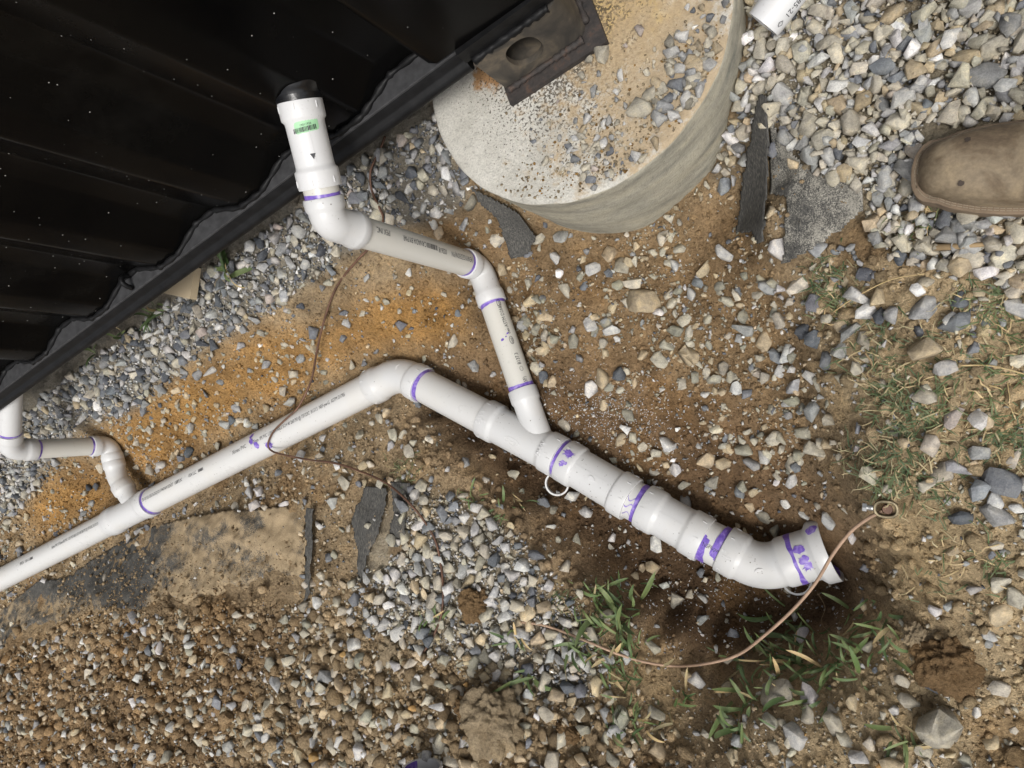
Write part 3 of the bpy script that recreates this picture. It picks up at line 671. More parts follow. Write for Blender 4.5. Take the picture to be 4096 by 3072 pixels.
def splat(parent, cyl, x, ph, R, spikes=0.5, seed=0, off=0.0007, ax=1.0, name='primer_splash'):
    rs = random.Random(seed); n = 120; V = [cyl.at(x, cyl.cam+ph, off)]; Fs = []; f1, f2 = rs.random()*6, rs.random()*6
    rad = [R*(0.82+0.13*math.sin(2*math.pi*2*k/n+f1)+0.06*math.sin(2*math.pi*5*k/n+f2)) for k in range(n)]
    for _ in range(int(4+18*spikes)):
        k0 = rs.randrange(n); h = R*spikes*rs.uniform(0.2, 0.9)
        for dk in (-2, -1, 0, 1, 2): rad[(k0+dk) % n] += h*(1-abs(dk)/2.5)**2
    for j in (0.4, 0.75, 1.0):
        for k in range(n):
            a = 2*math.pi*k/n; r = rad[k]*j if j == 1.0 else R*0.8*j; V.append(cyl.at(x+r*math.cos(a)*ax, cyl.cam+ph+r*math.sin(a)/cyl.r, off))
    for k in range(n): Fs.append((0, 1+k, 1+(k+1) % n))
    for j in range(2):
        b = 1+j*n
        for k in range(n): Fs.append((b+k, b+n+k, b+n+(k+1) % n, b+(k+1) % n))
    return link(name, mesh(V, Fs, True), 'primer', parent)
def ticks(parent, cyl, xs, n=4, ph=0.0, l=0.009):
    parts = []
    for x in xs:
        for k in range(n):
            p = cyl.cam+ph+2*math.pi*k/n
            c = cyl.at(x, p, 0.0006); r = nrm(c-(cyl.a+cyl.d*x)); t = np.cross(cyl.d, r); parts.append(box(c, cyl.d, t, r, l, 0.0013, 0.0014))
    return tag(link('moulded_mark', mesh(*join(*parts)), 'pvc_clean', parent), kind='stuff')
def emboss(parent, cyl, items, h=0.0009, mat='pvc_clean'):
    for it, x0, ph, size, flip, sx, rot in items:
        V, Fs = text_shape(it, size) if isinstance(it, str) else it
        a, f = wrap(cyl, V, Fs, x0, cyl.cam+ph, flip, sx, h, rot); b, _ = wrap(cyl, V, Fs, x0, cyl.cam+ph, flip, sx, -0.001, rot)
        cnt = {}
        for q in f:
            for i in range(len(q)): e = (q[i], q[(i+1) % len(q)]); cnt[e] = cnt.get(e, 0)+1
        n = len(a); side = [(i, j, j+n, i+n) for (i, j) in cnt if (j, i) not in cnt]
        link('moulded_mark', mesh(list(a)+list(b), list(f)+side), mat, parent)

# --- main 3 inch line
PL = pix(0, 2319, 1.455); PC = pix(1600, 1492, 1.50); W1 = pix(2243, 1832, 1.506); E0 = pix(2895, 2193, 1.516)
EC = None
J0 = pix(2573, 2022, 1.511); J1 = pix(2822, 2161, 1.515); K0 = toward(W1, E0, 0.010); K1 = pix(2527, 1999, 1.510)
R0 = pix(3117, 2254, 1.520); R1 = pix(3322, 2196, 1.522)
# corner of the end elbow: where the two axes meet
def meet(a, da, b, db):
    A_ = np.array([[da[0], -db[0]], [da[1], -db[1]]]); t = np.linalg.solve(A_, (np.asarray(b)-a)[:2]); return np.asarray(a)+np.asarray(da)*t[0]
EC = meet(E0, E0-W1, R0, R0-R1)
dl = nrm(PC-PL); dr = nrm(W1-PC)
LW0, LW1 = toward(PL, PC, np.linalg.norm(pix(447, 2087, 1.47)-PL)), toward(PL, PC, np.linalg.norm(pix(606, 1992, 1.475)-PL))
pA = tube('pipe', PL-dl*1.2, LW0+dl*0.03, R3, 'pvc_pipe')
pB = tube('pipe', LW1-dl*0.03, PC-dl*0.05, R3, 'pvc_pipe')
def hub_at(P, px, py, H): return np.linalg.norm(pix(px, py, H)-P)
l1 = hub_at(PC, 1487, 1551, 1.497); l2 = hub_at(PC, 1692, 1538, 1.50)
el = elbow('elbow', PC-dl*max(l1, 0.085), PC, PC+dr*max(l2, 0.085), HB3, BD3, 0.034, 'pvc')
W0 = PC+dr*hub_at(PC, 1946, 1665, 1.503)
pC = tube('pipe', PC+dr*0.06, W0+dr*0.03, R3, 'pvc_pipe')
# wye with the right riser's branch
RX = pix(1433, 924, 1.045); BCn = np.array([RX[0], RX[1], CZ-1.485]); TOPC = np.array([RX[0], RX[1], CZ-0.966])
BH = pix(2085, 1557, 1.495); BM = meet(PC, dr, BCn, BH-BCn); BM[2] = (PC+dr*np.linalg.norm(BM[:2]-PC[:2]))[2]; db = nrm(BM-BCn)
def wye(name, a, b, m, bh, hub3, bod3, hub2, bod2, mat):
    L = np.linalg.norm(b-a); hl = 0.038; e = 0.002
    pr = [(0, hub3-0.003), (0, hub3-0.0008), (e, hub3), (hl-0.004, hub3*1.002), (hl, hub3*0.995), (hl+0.006, bod3), (hl+0.012, bod3), (L-hl-0.012, bod3), (L-hl-0.006, bod3), (L-hl, hub3*0.995), (L-hl+0.004, hub3*1.002), (L-e, hub3), (L, hub3-0.0008), (L, hub3-0.003)]
    v1 = lathe(a, b, pr, 56); Lb = np.linalg.norm(m-bh); h2 = 0.030
    v2 = lathe(bh, m, [(0, hub2-0.003), (0, hub2-0.0008), (e, hub2), (h2-0.003, hub2), (h2, hub2*0.99), (h2+0.006, bod2), (Lb*0.55, bod2), (Lb-0.02, bod2*1.05), (Lb, bod2*0.9)], 48)
    return link(name, sharp(mesh(*join(v1, v2))), mat, run)
BHx = BCn+db*hub_at(BCn, 2085, 1557, 1.495)
wy = wye('wye_fitting', W0, W1, BM, BHx, HB3, BD3, HB2, BD2, 'pvc')
# couplings and end elbow
de = nrm(E0-W1)
pD = tube('pipe', W1-de*0.02, K0+de*0.02, R3, 'pvc_pipe')
cA = coupling('coupling', K0, K1, HB3*1.02, BD3, 0.038, 'pvc')
pE = tube('pipe', K1-de*0.02, J0+de*0.02, R3, 'pvc_pipe')
cB = coupling('coupling', J0, J1, HB3, BD3, 0.040, 'pvc')
pF = tube('pipe', J1-de*0.02, E0+de*0.02, R3, 'pvc_pipe')
dq = nrm(R1-EC)
eE = elbow('elbow', E0, EC, EC+dq*max(np.linalg.norm(R0-EC), 0.085), HB3, BD3, 0.038, 'pvc')
RA = EC+dq*(max(np.linalg.norm(R0-EC), 0.085)-0.004); LR = np.linalg.norm(R1-RA)
rp = [(0, 0.046), (0, 0.0498), (0.002, 0.0505), (LR*0.36, 0.0508), (LR*0.42, 0.0515), (LR*0.56, 0.0612), (LR*0.62, 0.0628), (LR-0.001, 0.0632), (LR, 0.0625), (LR, 0.0580), (LR*0.62, 0.0570), (LR*0.6, 0.044), (LR*0.3, 0.042)]
rd = link('reducer', sharp(mesh(*lathe(RA, RA+dq*LR, rp, 64))), 'pvc', run)
inner = Cyl(RA, RA+dq*LR, 0.0578); ring(rd, inner, LR*0.66, LR-0.004, off=-0.0012, ja=0.003, seed=3)
# broken lip at the reducer's mouth
# --- right riser
TB = BCn+np.array([0, 0, 1.0])*max(1.485-vert_h(RX, 1860), 0.055)
elb = elbow('elbow', TB, BCn, BCn+db*hub_at(BCn, 1971, 1212, 1.487), HB2, BD2, 0.028, 'pvc')
pG = tube('pipe', BCn+db*0.055, BHx+db*0.02, R2, 'pvc_cream')
O0 = snz(-0.712, -0.826, 0.887); do = nrm(TOPC-O0); LO = np.linalg.norm(TOPC-O0)
TT = TOPC-np.array([0, 0, 1.0])*(vert_h(RX, 1433)-0.966)
pH = tube('pipe', TT+np.array([0, 0, 0.03]), TB-np.array([0, 0, 0.02]), R2, 'pvc_cream')
hA = O0+do*0.163
elt = elbow('elbow', hA, TOPC, TT, HB2*1.03, BD2*1.03, 0.020, 'pvc')
pI = tube('pipe', hA-do*0.045, hA+do*0.02, R2*1.05, 'pvc_cream')
cO = coupling('coupling', O0-do*0.006, O0+do*0.146, HB2*1.10, BD2*1.07, 0.032, 'pvc_clean')
col = link('rubber_collar', sharp(mesh(*lathe(O0-do*0.04, O0+do*0.02, [(0, 0.050), (0.012, 0.048), (0.018, 0.0445), (0.022, 0.0422), (0.034, 0.0418), (0.036, 0.0418), (0.037, 0.036)], 48))), 'rubber', run)
link('band_clamp', sharp(mesh(*lathe(O0-do*0.014, O0-do*0.007, [(0, 0.0421), (0, 0.0432), (0.007, 0.0432), (0.007, 0.0421)], 48, False))), 'rubber', col)
# --- left riser
LX = pix(270, 1790, 1.31); LT = np.array([LX[0], LX[1], CZ-1.135]); LB = np.array([LX[0], LX[1], CZ-1.452])
LI = snz(-2.255, -0.83, 1.092); dli = nrm(LT-LI)
L3 = pix(470, 1912, 1.462); LM = LW0+(LW1-LW0)*0.62
dlb = nrm(L3-LB); dlm = nrm(LM-L3)
l_in = tube('pipe', LI-dli*0.35, LT-dli*0.05, R2, 'pvc')
lel = elbow('elbow', LT-dli*0.07, LT, LT-np.array([0, 0, 0.075]), HB2, BD2, 0.027, 'pvc')
lv = tube('pipe', LT-np.array([0, 0, 0.05]), LB+np.array([0, 0, 0.045]), R2, 'pvc_cream')
ll = np.linalg.norm(L3-LB); lb = min(ll*0.5, 0.062)
leb = elbow('elbow', LB+np.array([0, 0, 0.066]), LB, LB+dlb*lb, HB2, BD2, 0.024, 'pvc')
l45 = elbow('elbow', LB+dlb*(lb-0.004), L3, L3+dlm*0.052, HB2, BD2, 0.024, 'pvc')
lwy = wye('wye_fitting', LW0, LW1, LM, L3+dlm*0.03, HB3, BD3, HB2*1.04, BD2, 'pvc')
# --- primer, print and moulded marks
def rings():
    def joint(parent, a, d, r, w, seed, **k): ring(parent, Cyl(a, np.asarray(a)+d*0.1, r), -0.001, w, seed=seed, **k)
    joint(pB, LW1, dl, R3, 0.011, 1, jb=0.004); joint(lwy, LW1-dl*0.001, dl, HB3-0.004, 0.0022, 21, ja=0.0004, jb=0.0004, off=0.0004)
    joint(pC, PC+dr*max(l2, 0.085), dr, R3, 0.0135, 2, jb=0.003)
    joint(pD, W1, de, R3, 0.010, 3, jb=0.001)
    joint(pE, J0-de*0.012, de, R3, 0.012, 4, ja=0.004, jb=0.0004)
    joint(pF, J1, de, R3, 0.020, 5, jb=0.008); joint(pF, E0-de*0.012, de, R3, 0.012, 6, ja=0.004)
    joint(eE, EC+dq*(max(np.linalg.norm(R0-EC), 0.085)-0.016), dq, HB3, 0.012, 7, ja=0.009, jb=0.001)
    joint(pG, BCn+db*hub_at(BCn, 1971, 1212, 1.487), db, R2, 0.009, 8, jb=0.003); joint(pG, BHx-db*0.010, db, R2, 0.010, 9, ja=0.003)
    z_ = np.array([0, 0, -1.0])
    joint(pH, TB-z_*0.008, z_, R2, 0.008, 10); joint(pH, TT, z_, R2, 0.004, 11); joint(pI, hA-do*0.006, do, R2*1.05, 0.007, 12, jb=0.001)
    joint(lv, LT-np.array([0, 0, 0.075]), z_, R2, 0.008, 13); joint(lv, LB+np.array([0, 0, 0.072]), z_, R2, 0.006, 14); joint(l_in, LT-dli*0.074, dli, R2, 0.004, 15)
rings()
# drips on the short pipe and splashes
cE = Cyl(K1, J0, R3)
for k, (ph, w) in enumerate(((-0.15, 0.0022), (0.25, 0.003), (0.75, 0.002))):
    n = 14; V = []; Fs = []
    for i in range(n):
        x = cE.L*i/(n-1); p = cE.cam+ph+0.18*math.sin(i*0.5+k)+0.02*i; V += [cE.at(x, p-w/2/R3, 0.0007), cE.at(x, p+w/2/R3, 0.0007)]
    for i in range(n-1): Fs.append((2*i, 2*i+1, 2*i+3, 2*i+2))
    link('primer_drip', mesh(V, Fs, True), 'primer', pE)
cyA = Cyl(K0, K1, HB3*1.02); splat(cA, cyA, 0.019, -0.35, 0.011, 0.7, 3); splat(cA, cyA, 0.017, 0.18, 0.0085, 0.3, 5); splat(cA, cyA, 0.026, 0.10, 0.004, 0.3, 6)
cyR = Cyl(RA, RA+dq*LR, 0.0511); cyR2 = Cyl(RA, RA+dq*LR, 0.0634)
splat(rd, cyR, LR*0.20, -0.30, 0.0115, 0.3, 8); splat(rd, cyR, LR*0.25, 0.12, 0.0105, 0.4, 9); splat(rd, cyR, LR*0.14, 0.16, 0.0052, 0.3, 10)
splat(rd, cyR2, LR*0.78, -0.75, 0.0125, 0.12, 11); splat(rd, cyR, LR*0.29, 0.36, 0.009, 0.9, 12)
cyB = Cyl(LW1, PC, R3); s_sp = hub_at(LW1, 1080, 1760, 1.49)
splat(pB, cyB, s_sp-0.03, -0.55, 0.013, 0.15, 14, ax=0.7); splat(pB, cyB, s_sp-0.012, -0.12, 0.012, 0.3, 15); splat(pB, cyB, s_sp+0.03, 0.28, 0.014, 0.5, 16); splat(pB, cyB, s_sp-0.03, -0.95, 0.010, 0.1, 17)
cyG = Cyl(BCn+db*hub_at(BCn, 1971, 1212, 1.487), BHx, R2)
for x, ph, r in ((0.45, 0.18, 0.0042), (0.40, -0.35, 0.003), (0.43, -0.15, 0.0022)): splat(pG, cyG, cyG.L*x, ph, r, 0.2, 20)
# print: reading left to right along the main line
off = -0.30
q1 = cyB.L
def at_px(cyl, px, py, H): return np.linalg.norm(pix(px, py, H)-cyl.a)
xa = at_px(cyB, 975, 1790, 1.49)
printed(pB, cyB, [('Xirtec PVC', xa, off, 0.0165, 1, 0.85)])
x2 = at_px(cyB, 1045, 1750, 1.49)
printed(pB, cyB, [('3"/75mm  IPS PVC 1120 POTABLE SCH 40 260 PSI @ 73F/23C  B137.3  NSF-pw-G  ASTM D1785', x2, off, 0.0150, 1, 0.66)], 'ink_grey')
printed(pB, cyB, [('IPEX', at_px(cyB, 752, 1905, 1.485), off, 0.0155, 1, 1.05)])
printed(pB, cyB, [('USA LLC', at_px(cyB, 800, 1880, 1.485), off, 0.0150, 1, 0.7), (bars(0, 14, 0.0012, 0.009), at_px(cyB, 838, 1860, 1.485), off, 0, 1, 1), ('ES-10 SO-355 B-25Q12117447AM 022637   USA', 0.012, off, 0.0150, 1, 0.66)], 'ink_grey')
cyA_ = Cyl(PL-dl*0.1, LW0, R3)
printed(pA, cyA_, [('IPEX', at_px(cyA_, 128, 2245, 1.46), off, 0.0155, 1, 1.05)])
printed(pA, cyA_, [('USA LLC', at_px(cyA_, 148, 2233, 1.46), off, 0.015, 1, 0.7), (bars(0, 10, 0.0012, 0.009), at_px(cyA_, 168, 2222, 1.46), off, 0, 1, 1), ('Xirtec PVC 3"/75mm IPS PVC 1120 POTABLE SCH 40 260 PSI @ 73F/23C B137.3 NSF', at_px(cyA_, 250, 2180, 1.46), off, 0.0150, 1, 0.60), ('D1785 ES-10 SO-355 B-25Q12117447AM 022637 USA', 0.02, off, 0.015, 1, 0.5)], 'ink_grey')
printed(pF, Cyl(J1, E0, R3), [('NSF®pw-G', 0.004, 0.30, 0.0125, 1, 0.8)])
# riser print, upside down in the photo
cyH = Cyl(TT, TB, R2)
printed(pH, cyH, [('IPEX INC.', cyH.L*0.16, -0.62, 0.0165, -1, 0.62), ('CANADA BY/PAR', cyH.L*0.48, -0.62, 0.0165, -1, 0.62), ('022618', cyH.L*0.68, -0.55, 0.0165, -1, 0.62), (bars(0, 16, 0.0016, 0.011), cyH.L*0.585, -0.62, 0, -1, 1), ('(HENRY/GEDEON)P/N', cyH.L*0.97, -0.55, 0.0165, -1, 0.55)])
printed(pG, cyG, [('SF)', cyG.L-0.010, -0.62, 0.0135, -1, 0.8), (oval(0.004, 0.004, 0.006, 0.0045), cyG.L-0.040, -0.62, 0, -1, 1), ('B137.3', cyG.L-0.055, -0.62, 0.0135, -1, 0.8), (oval(0.011, 0.004, 0.0105, 0.0055), cyG.L*0.53, -0.62, 0, -1, 1), ('NSF', cyG.L*0.53-0.004, -0.62, 0.008, -1, 1.0), ('dwv', cyG.L*0.41, -0.62, 0.0120, -1, 0.8), ('ASTM D2665', cyG.L*0.33, -0.62, 0.0135, -1, 0.8), (oval(0.011, 0.004, 0.0105, 0.0055), cyG.L*0.10, -0.62, 0, -1, 1), ('NSF', cyG.L*0.10-0.004, -0.62, 0.008, -1, 1.0)])
# moulded marks
cw = Cyl(W0, W1, HB3); ticks(wy, cw, [0.010, cw.L-0.010], 6, 0.3); emboss(wy, cw, [('DWV', 0.016, 0.45, 0.017, 1, 1, 90), ('3', 0.030, 0.25, 0.017, 1, 1, 90), ('DWV', cw.L-0.030, 0.45, 0.017, 1, 1, 90), ('3', cw.L-0.014, 0.25, 0.017, 1, 1, 90)])
cwb = Cyl(W0, W1, BD3); emboss(wy, cwb, [(oval(0, 0, 0.022, 0.009, 0.10), cw.L*0.5, 0.45, 0, 1, 1, 0), ('CANPLAS', cw.L*0.5-0.016, 0.52, 0.0085, 1, 0.8, 0)])
ticks(cA, cyA, [0.012, cyA.L-0.012], 8, 0.2); cyB2 = Cyl(J0, J1, HB3); ticks(cB, cyB2, [0.012, cyB2.L-0.012], 8, 0.1)
drop = []; rs_ = 0.006
for k in range(24): a = 2*math.pi*k/24; drop.append((rs_*math.cos(a)*(1.0 if math.cos(a) < 0 else 1.9-abs(math.sin(a))*0.9), rs_*math.sin(a)*0.95, 0))
emboss(cA, Cyl(K0, K1, BD3), [((drop, [tuple(range(24))]), cyA.L*0.5, 0.12, 0, 1, 1, 0)], 0.0022)
cyE = Cyl(E0, EC, HB3); ticks(eE, cyE, [0.012], 8, 0.25); emboss(eE, cyE, [('3', 0.012, 0.15, 0.013, 1, 1, 90), ('45°', 0.026, 0.45, 0.013, 1, 1, 90)])
cyL = Cyl(PC-dl*max(l1, 0.085), PC, HB3); ticks(el, cyL, [0.009], 8, 0.2); cyL2 = Cyl(PC, PC+dr*max(l2, 0.085), HB3); ticks(el, cyL2, [cyL2.L-0.010], 8, 0.2)
cyT = Cyl(O0-do*0.006, O0+do*0.146, HB2*1.10); ticks(cO, cyT, [0.012, cyT.L-0.012], 6, 0.3, 0.011)
cyTb = Cyl(O0-do*0.006, O0+do*0.146, BD2*1.07); emboss(cO, cyTb, [(([(-0.004, -0.005, 0), (0.006, 0, 0), (-0.004, 0.005, 0)], [(0, 1, 2)]), cyTb.L*0.63, -0.02, 0, 1, 1, 0)], 0.0008, 'ink_grey')
# seam of the moulding
for cyl, par in ((cyTb, cO), (Cyl(K0, K1, BD3), cA), (Cyl(J0, J1, BD3), cB)):
    V = []; 
    for x in np.linspace(0.045, cyl.L-0.045, 6): V += [cyl.at(x, cyl.cam-0.12-0.0006/cyl.r, 0.0005), cyl.at(x, cyl.cam-0.12+0.0006/cyl.r, 0.0005)]
    link('mould_seam', mesh(V, [(2*i, 2*i+1, 2*i+3, 2*i+2) for i in range(5)]), 'pvc', par)
# elbow badges
def badge(par, c, nrm_, r):
    d, U, V_ = frame(nrm_); vs, fs = lathe(c-d*0.004, c+d*0.0016, [(0, r), (0.0045, r), (0.0056, r*0.9)], 28); link('moulded_badge', sharp(mesh(vs, fs)), 'pvc_clean', par)
def towards_cam(P): return nrm(C0-P)
def outer(a, c, b): return nrm(-(nrm(a-c)+nrm(b-c)))
for par, a_, c_, b_, bod, r, mixk in ((elt, hA, TOPC, TT, BD2, 0.0135, 0.5), (elb, TB, BCn, BHx, BD2, 0.011, 1.2), (el, PL, PC, W1, BD3, 0.0125, 2.5), (eE, E0, EC, R1, BD3, 0.014, 1.5), (lel, LI, LT, LB, BD2, 0.013, 1.0)):
    o_ = outer(a_, c_, b_); tc = towards_cam(c_); n_ = nrm(o_+tc*mixk); cen = c_ - o_*0.018*(1 if mixk < 2 else 0.3)
    badge(par, cen+n_*bod, n_, r)
# green sticker with bar code
stk = Cyl(O0-do*0.006, O0+do*0.146, BD2*1.07)
V = []; Fs = []; nx2, ny2 = 8, 5; sx0, w_, h_ = stk.L*0.30, 0.020, 0.044
for i in range(nx2+1):
    for j in range(ny2+1):
        u, v = i/nx2-0.5, j/ny2-0.5; cut_ = 0.92 if (abs(u) == 0.5 and abs(v) == 0.5) else 1
        V.append(stk.at(sx0+v*w_*cut_+u*0.004, stk.cam-0.05+u*h_*cut_/stk.r, 0.0006))
for i in range(nx2):
    for j in range(ny2): Fs.append((i*(ny2+1)+j, i*(ny2+1)+j+1, (i+1)*(ny2+1)+j+1, (i+1)*(ny2+1)+j))
st_o = link('barcode_sticker', mesh(V, Fs, True), 'sticker', cO)
bv, bf = bars(-0.016, 20, 0.0014, 0.008); tv, tf = text_shape('19011926', 0.0052)
def around(V2, x0, p0): return [stk.at(x0+v[1]*1.0+(v[0])*0.09, stk.cam-0.05+v[0]/stk.r, 0.001) for v in V2]
link('bar_code', mesh(*join((around(bv, sx0+0.000, 0), bf), (around([(v[0]*-1+0.012, v[1]*-1, 0) for v in tv], sx0-0.0015, 0), tf))), 'ink', st_o)
# ------------------------------------------------------------------ pipe axes, used to keep loose things clear of them
SEGS = [(PL-dl*1.2, PC, 0.05), (PC, E0, 0.052), (E0, EC, 0.052), (EC, R1, 0.064), (BCn, BM, 0.036), (TOPC, BCn, 0.034), (LT, LB, 0.034), (LB, L3, 0.036), (L3, LM, 0.036), (LI-dli*0.3, LT, 0.034), (O0, TOPC, 0.04)]
def clear_of_pipes(P, r):
    ok = np.ones(len(P), bool)
    for a, b, R in SEGS:
        a = np.asarray(a); d = np.asarray(b)-a; t = np.clip(((P-a)@d)/d.dot(d), 0, 1); q = a+t[:, None]*d
        ok &= np.linalg.norm(P-q, axis=1) > R+r*0.75
    return ok
# ------------------------------------------------------------------ geotextile
def sheet(name, poly, label, lift=0.006, dust=0.0, step=0.008, wr=0.006, curl=None, zfun=None, seed=0, mat='fabric'):
    mask = polymask([poly], 0); corners = []
    for x, y in poly: corners.append(pix(x, y, 1.35))
    c = np.array(corners); x0, y0 = c[:, :2].min(0)-0.12; x1, y1 = c[:, :2].max(0)+0.12
    xs = np.arange(x0, x1, step); ys = np.arange(y0, y1, step); X, Y = np.meshgrid(xs, ys)
    # smoothed ground keeps the cloth taut over small lumps
    Zb = base_z(X, Y).reshape(X.shape)+fbm(X, Y, 7, 3, 3)*0.012
    Z = Zb+lift+wr*fbm(X*0.6+Y, Y*1.4, 11, 3, 40+seed)+0.4*wr*fbm(X, Y, 40, 2, 60+seed)
    if zfun is not None: Z = Z+zfun(X, Y, *proj(np.c_[X.ravel(), Y.ravel(), Z.ravel()]))
    px, py = proj(np.c_[X.ravel(), Y.ravel(), Z.ravel()])
    jag = 7*fbm(px, py, 0.03, 2, 90+seed)
    ins = np.zeros(len(px), bool); n = len(poly)
    for i in range(n):
        ax, ay = poly[i]; bx, by = poly[(i+1) % n]
        if ay == by: continue
        ins ^= ((py+jag >= ay) != (py+jag >= by)) & (px+jag < (bx-ax)*(py+jag-ay)/(by-ay)+ax)
    ins = ins.reshape(X.shape); cell = ins[:-1, :-1] & ins[1:, :-1] & ins[:-1, 1:] & ins[1:, 1:]
    id_ = np.arange(X.size).reshape(X.shape); q = np.stack([id_[:-1, :-1][cell], id_[:-1, 1:][cell], id_[1:, 1:][cell], id_[1:, :-1][cell]], -1)
    used = np.unique(q); mp = -np.ones(X.size, int); mp[used] = np.arange(len(used))
    V = np.c_[X.ravel(), Y.ravel(), Z.ravel()][used]; me = from_arrays(V, mp[q], None, True, name)
    dv = dust(px[used], py[used]) if callable(dust) else np.full(len(used), dust)
    at = me.attributes.new('Dust', 'FLOAT', 'POINT'); at.data.foreach_set('value', dv.astype(np.float32))
    o = link(name, me, mat); md = o.modifiers.new('thick', 'SOLIDIFY'); md.thickness = 0.0022; md.offset = -1
    recenter(o); tag(o, label, 'fabric'); return o
def dustA(px, py): return -0.05+np.clip((px-560)/600, -0.06, 0.30)+np.clip((py-2330)/400, 0, 0.22)+0.14*fbm(px, py, 0.006, 3, 5)
FAB1 = [(-200, 2600), (65, 2392), (149, 2318), (225, 2312), (285, 2297), (340, 2258), (485, 2163), (646, 2099), (749, 2067), (904, 2041), (1100, 2028), (1218, 2024), (1225, 2200), (1216, 2400), (1050, 2430), (900, 2440), (700, 2450), (520, 2440), (330, 2450), (190, 2520), (0, 2640), (-200, 2720)]
def bury(X, Y, px, py):
    lim = np.interp(px, [0, 200, 330, 520, 700, 900, 1100, 1230], [2590, 2470, 2400, 2400, 2370, 2330, 2310, 2300])+55*fbm(px, py, 0.008, 3, 44)
    return (-0.055*np.clip((py-lim)/110, 0, 1)+0.010*np.sin((px*0.8+py*0.4)/75.0)*np.clip((2300-py)/200, 0, 1)).reshape(X.shape)
sheet('geotextile_sheet', FAB1, 'long dark geotextile sheet covered with tan dust along the main drain pipe', 0.012, dustA, 0.0055, 0.016, zfun=bury)
sheet('geotextile_flap', [(1220, 2024), (1252, 2030), (1250, 2200), (1234, 2400), (1212, 2410), (1222, 2200)], 'narrow dark upright fold of geotextile at the dusty sheet\'s end', 0.026, -0.05, 0.0035, 0.006, seed=2)
sheet('geotextile_flap', [(1455, 1940), (1545, 1950), (1542, 2010), (1517, 2120), (1458, 2270), (1425, 2390), (1428, 2200), (1398, 2080), (1440, 2000)], 'dark pointed geotextile flap lying on the bank beside the copper wire', 0.022, -0.05, 0.004, 0.008, seed=3)
sheet('geotextile_flap', [(1560, 1925), (1645, 1930), (1622, 2130), (1598, 2195), (1548, 2185), (1568, 2050)], 'dark folded geotextile strip half under the curved copper wire', 0.018, -0.05, 0.004, 0.008, seed=4)
sheet('geotextile_strip', [(3041, 362), (3068, 386), (3073, 603), (3068, 772), (3052, 964), (3020, 990), (3008, 935), (2940, 931), (2980, 633), (3015, 422)], 'long dark geotextile strip standing along the gravel edge near the pier', 0.030, -0.12, 0.0035, 0.004, seed=5)
sheet('geotextile_sheet', [(3071, 440), (3113, 520), (3180, 620), (3258, 690), (3330, 700), (3450, 730), (3465, 838), (3330, 945), (3190, 1035), (3118, 1075), (3140, 900), (3135, 790), (3077, 780)], 'light grey dust-coated geotextile triangle poking out of the gravel', 0.016, 0.14, 0.004, 0.014, seed=6, mat='fabric_grey')
def hang(X, Y, px, py): return np.clip((py-760)/260, 0, 1).reshape(X.shape)*0.02
sheet('geotextile_flap', [(1870, 735), (1968, 791), (2063, 842), (2142, 943), (2112, 1018), (2040, 1042), (2025, 987), (1987, 877), (1925, 830)], 'black geotextile tongue hanging down beside the round concrete pier', 0.030, -0.2, 0.004, 0.012, zfun=hang, seed=7)
FABS = polymask([FAB1, [(1398, 1940), (1645, 1930), (1600, 2195), (1425, 2390)], [(2940, 931), (3041, 362), (3073, 603), (3068, 930)], [(3113, 520), (3258, 690), (3465, 760), (3465, 838), (3190, 1035), (3118, 1075), (3140, 800)], [(1870, 735), (2063, 842), (2142, 943), (2040, 1042), (1987, 877)]], 1)
# ------------------------------------------------------------------ stones
def hull_proto(seed, npts, flat, bev):
    rs = random.Random(seed); bm = bmesh.new()
    ax = (1.0, rs.uniform(0.62, 0.92), rs.uniform(*flat))
    for k in range(npts):
        v = Vector((rs.gauss(0, 1), rs.gauss(0, 1), rs.gauss(0, 1))).normalized()
        m = max(abs(v.x), abs(v.y), abs(v.z)); v = v*(1-0.45)+v/m*0.45*rs.uniform(0.75, 1.0)
        bm.verts.new((v.x*ax[0]*0.5, v.y*ax[1]*0.5, v.z*ax[2]*0.5))
    r = bmesh.ops.convex_hull(bm, input=bm.verts)
    bmesh.ops.delete(bm, geom=[g for g in r['geom_interior'] if isinstance(g, bmesh.types.BMVert)], context='VERTS')
    bmesh.ops.dissolve_limit(bm, angle_limit=math.radians(16), verts=bm.verts, edges=bm.edges)
    if bev: bmesh.ops.bevel(bm, geom=list(bm.edges), offset=bev, segments=1, affect='EDGES', clamp_overlap=True)
    bmesh.ops.triangulate(bm, faces=bm.faces); bm.verts.ensure_lookup_table()
    if bev:
        for v in bm.verts: v.co += Vector((rs.uniform(-1, 1), rs.uniform(-1, 1), rs.uniform(-1, 1)))*0.008
    bm.verts.index_update()
    V = np.array([v.co[:] for v in bm.verts]); T = np.array([[v.index for v in f.verts] for f in bm.faces]); bm.free()
    return V, T
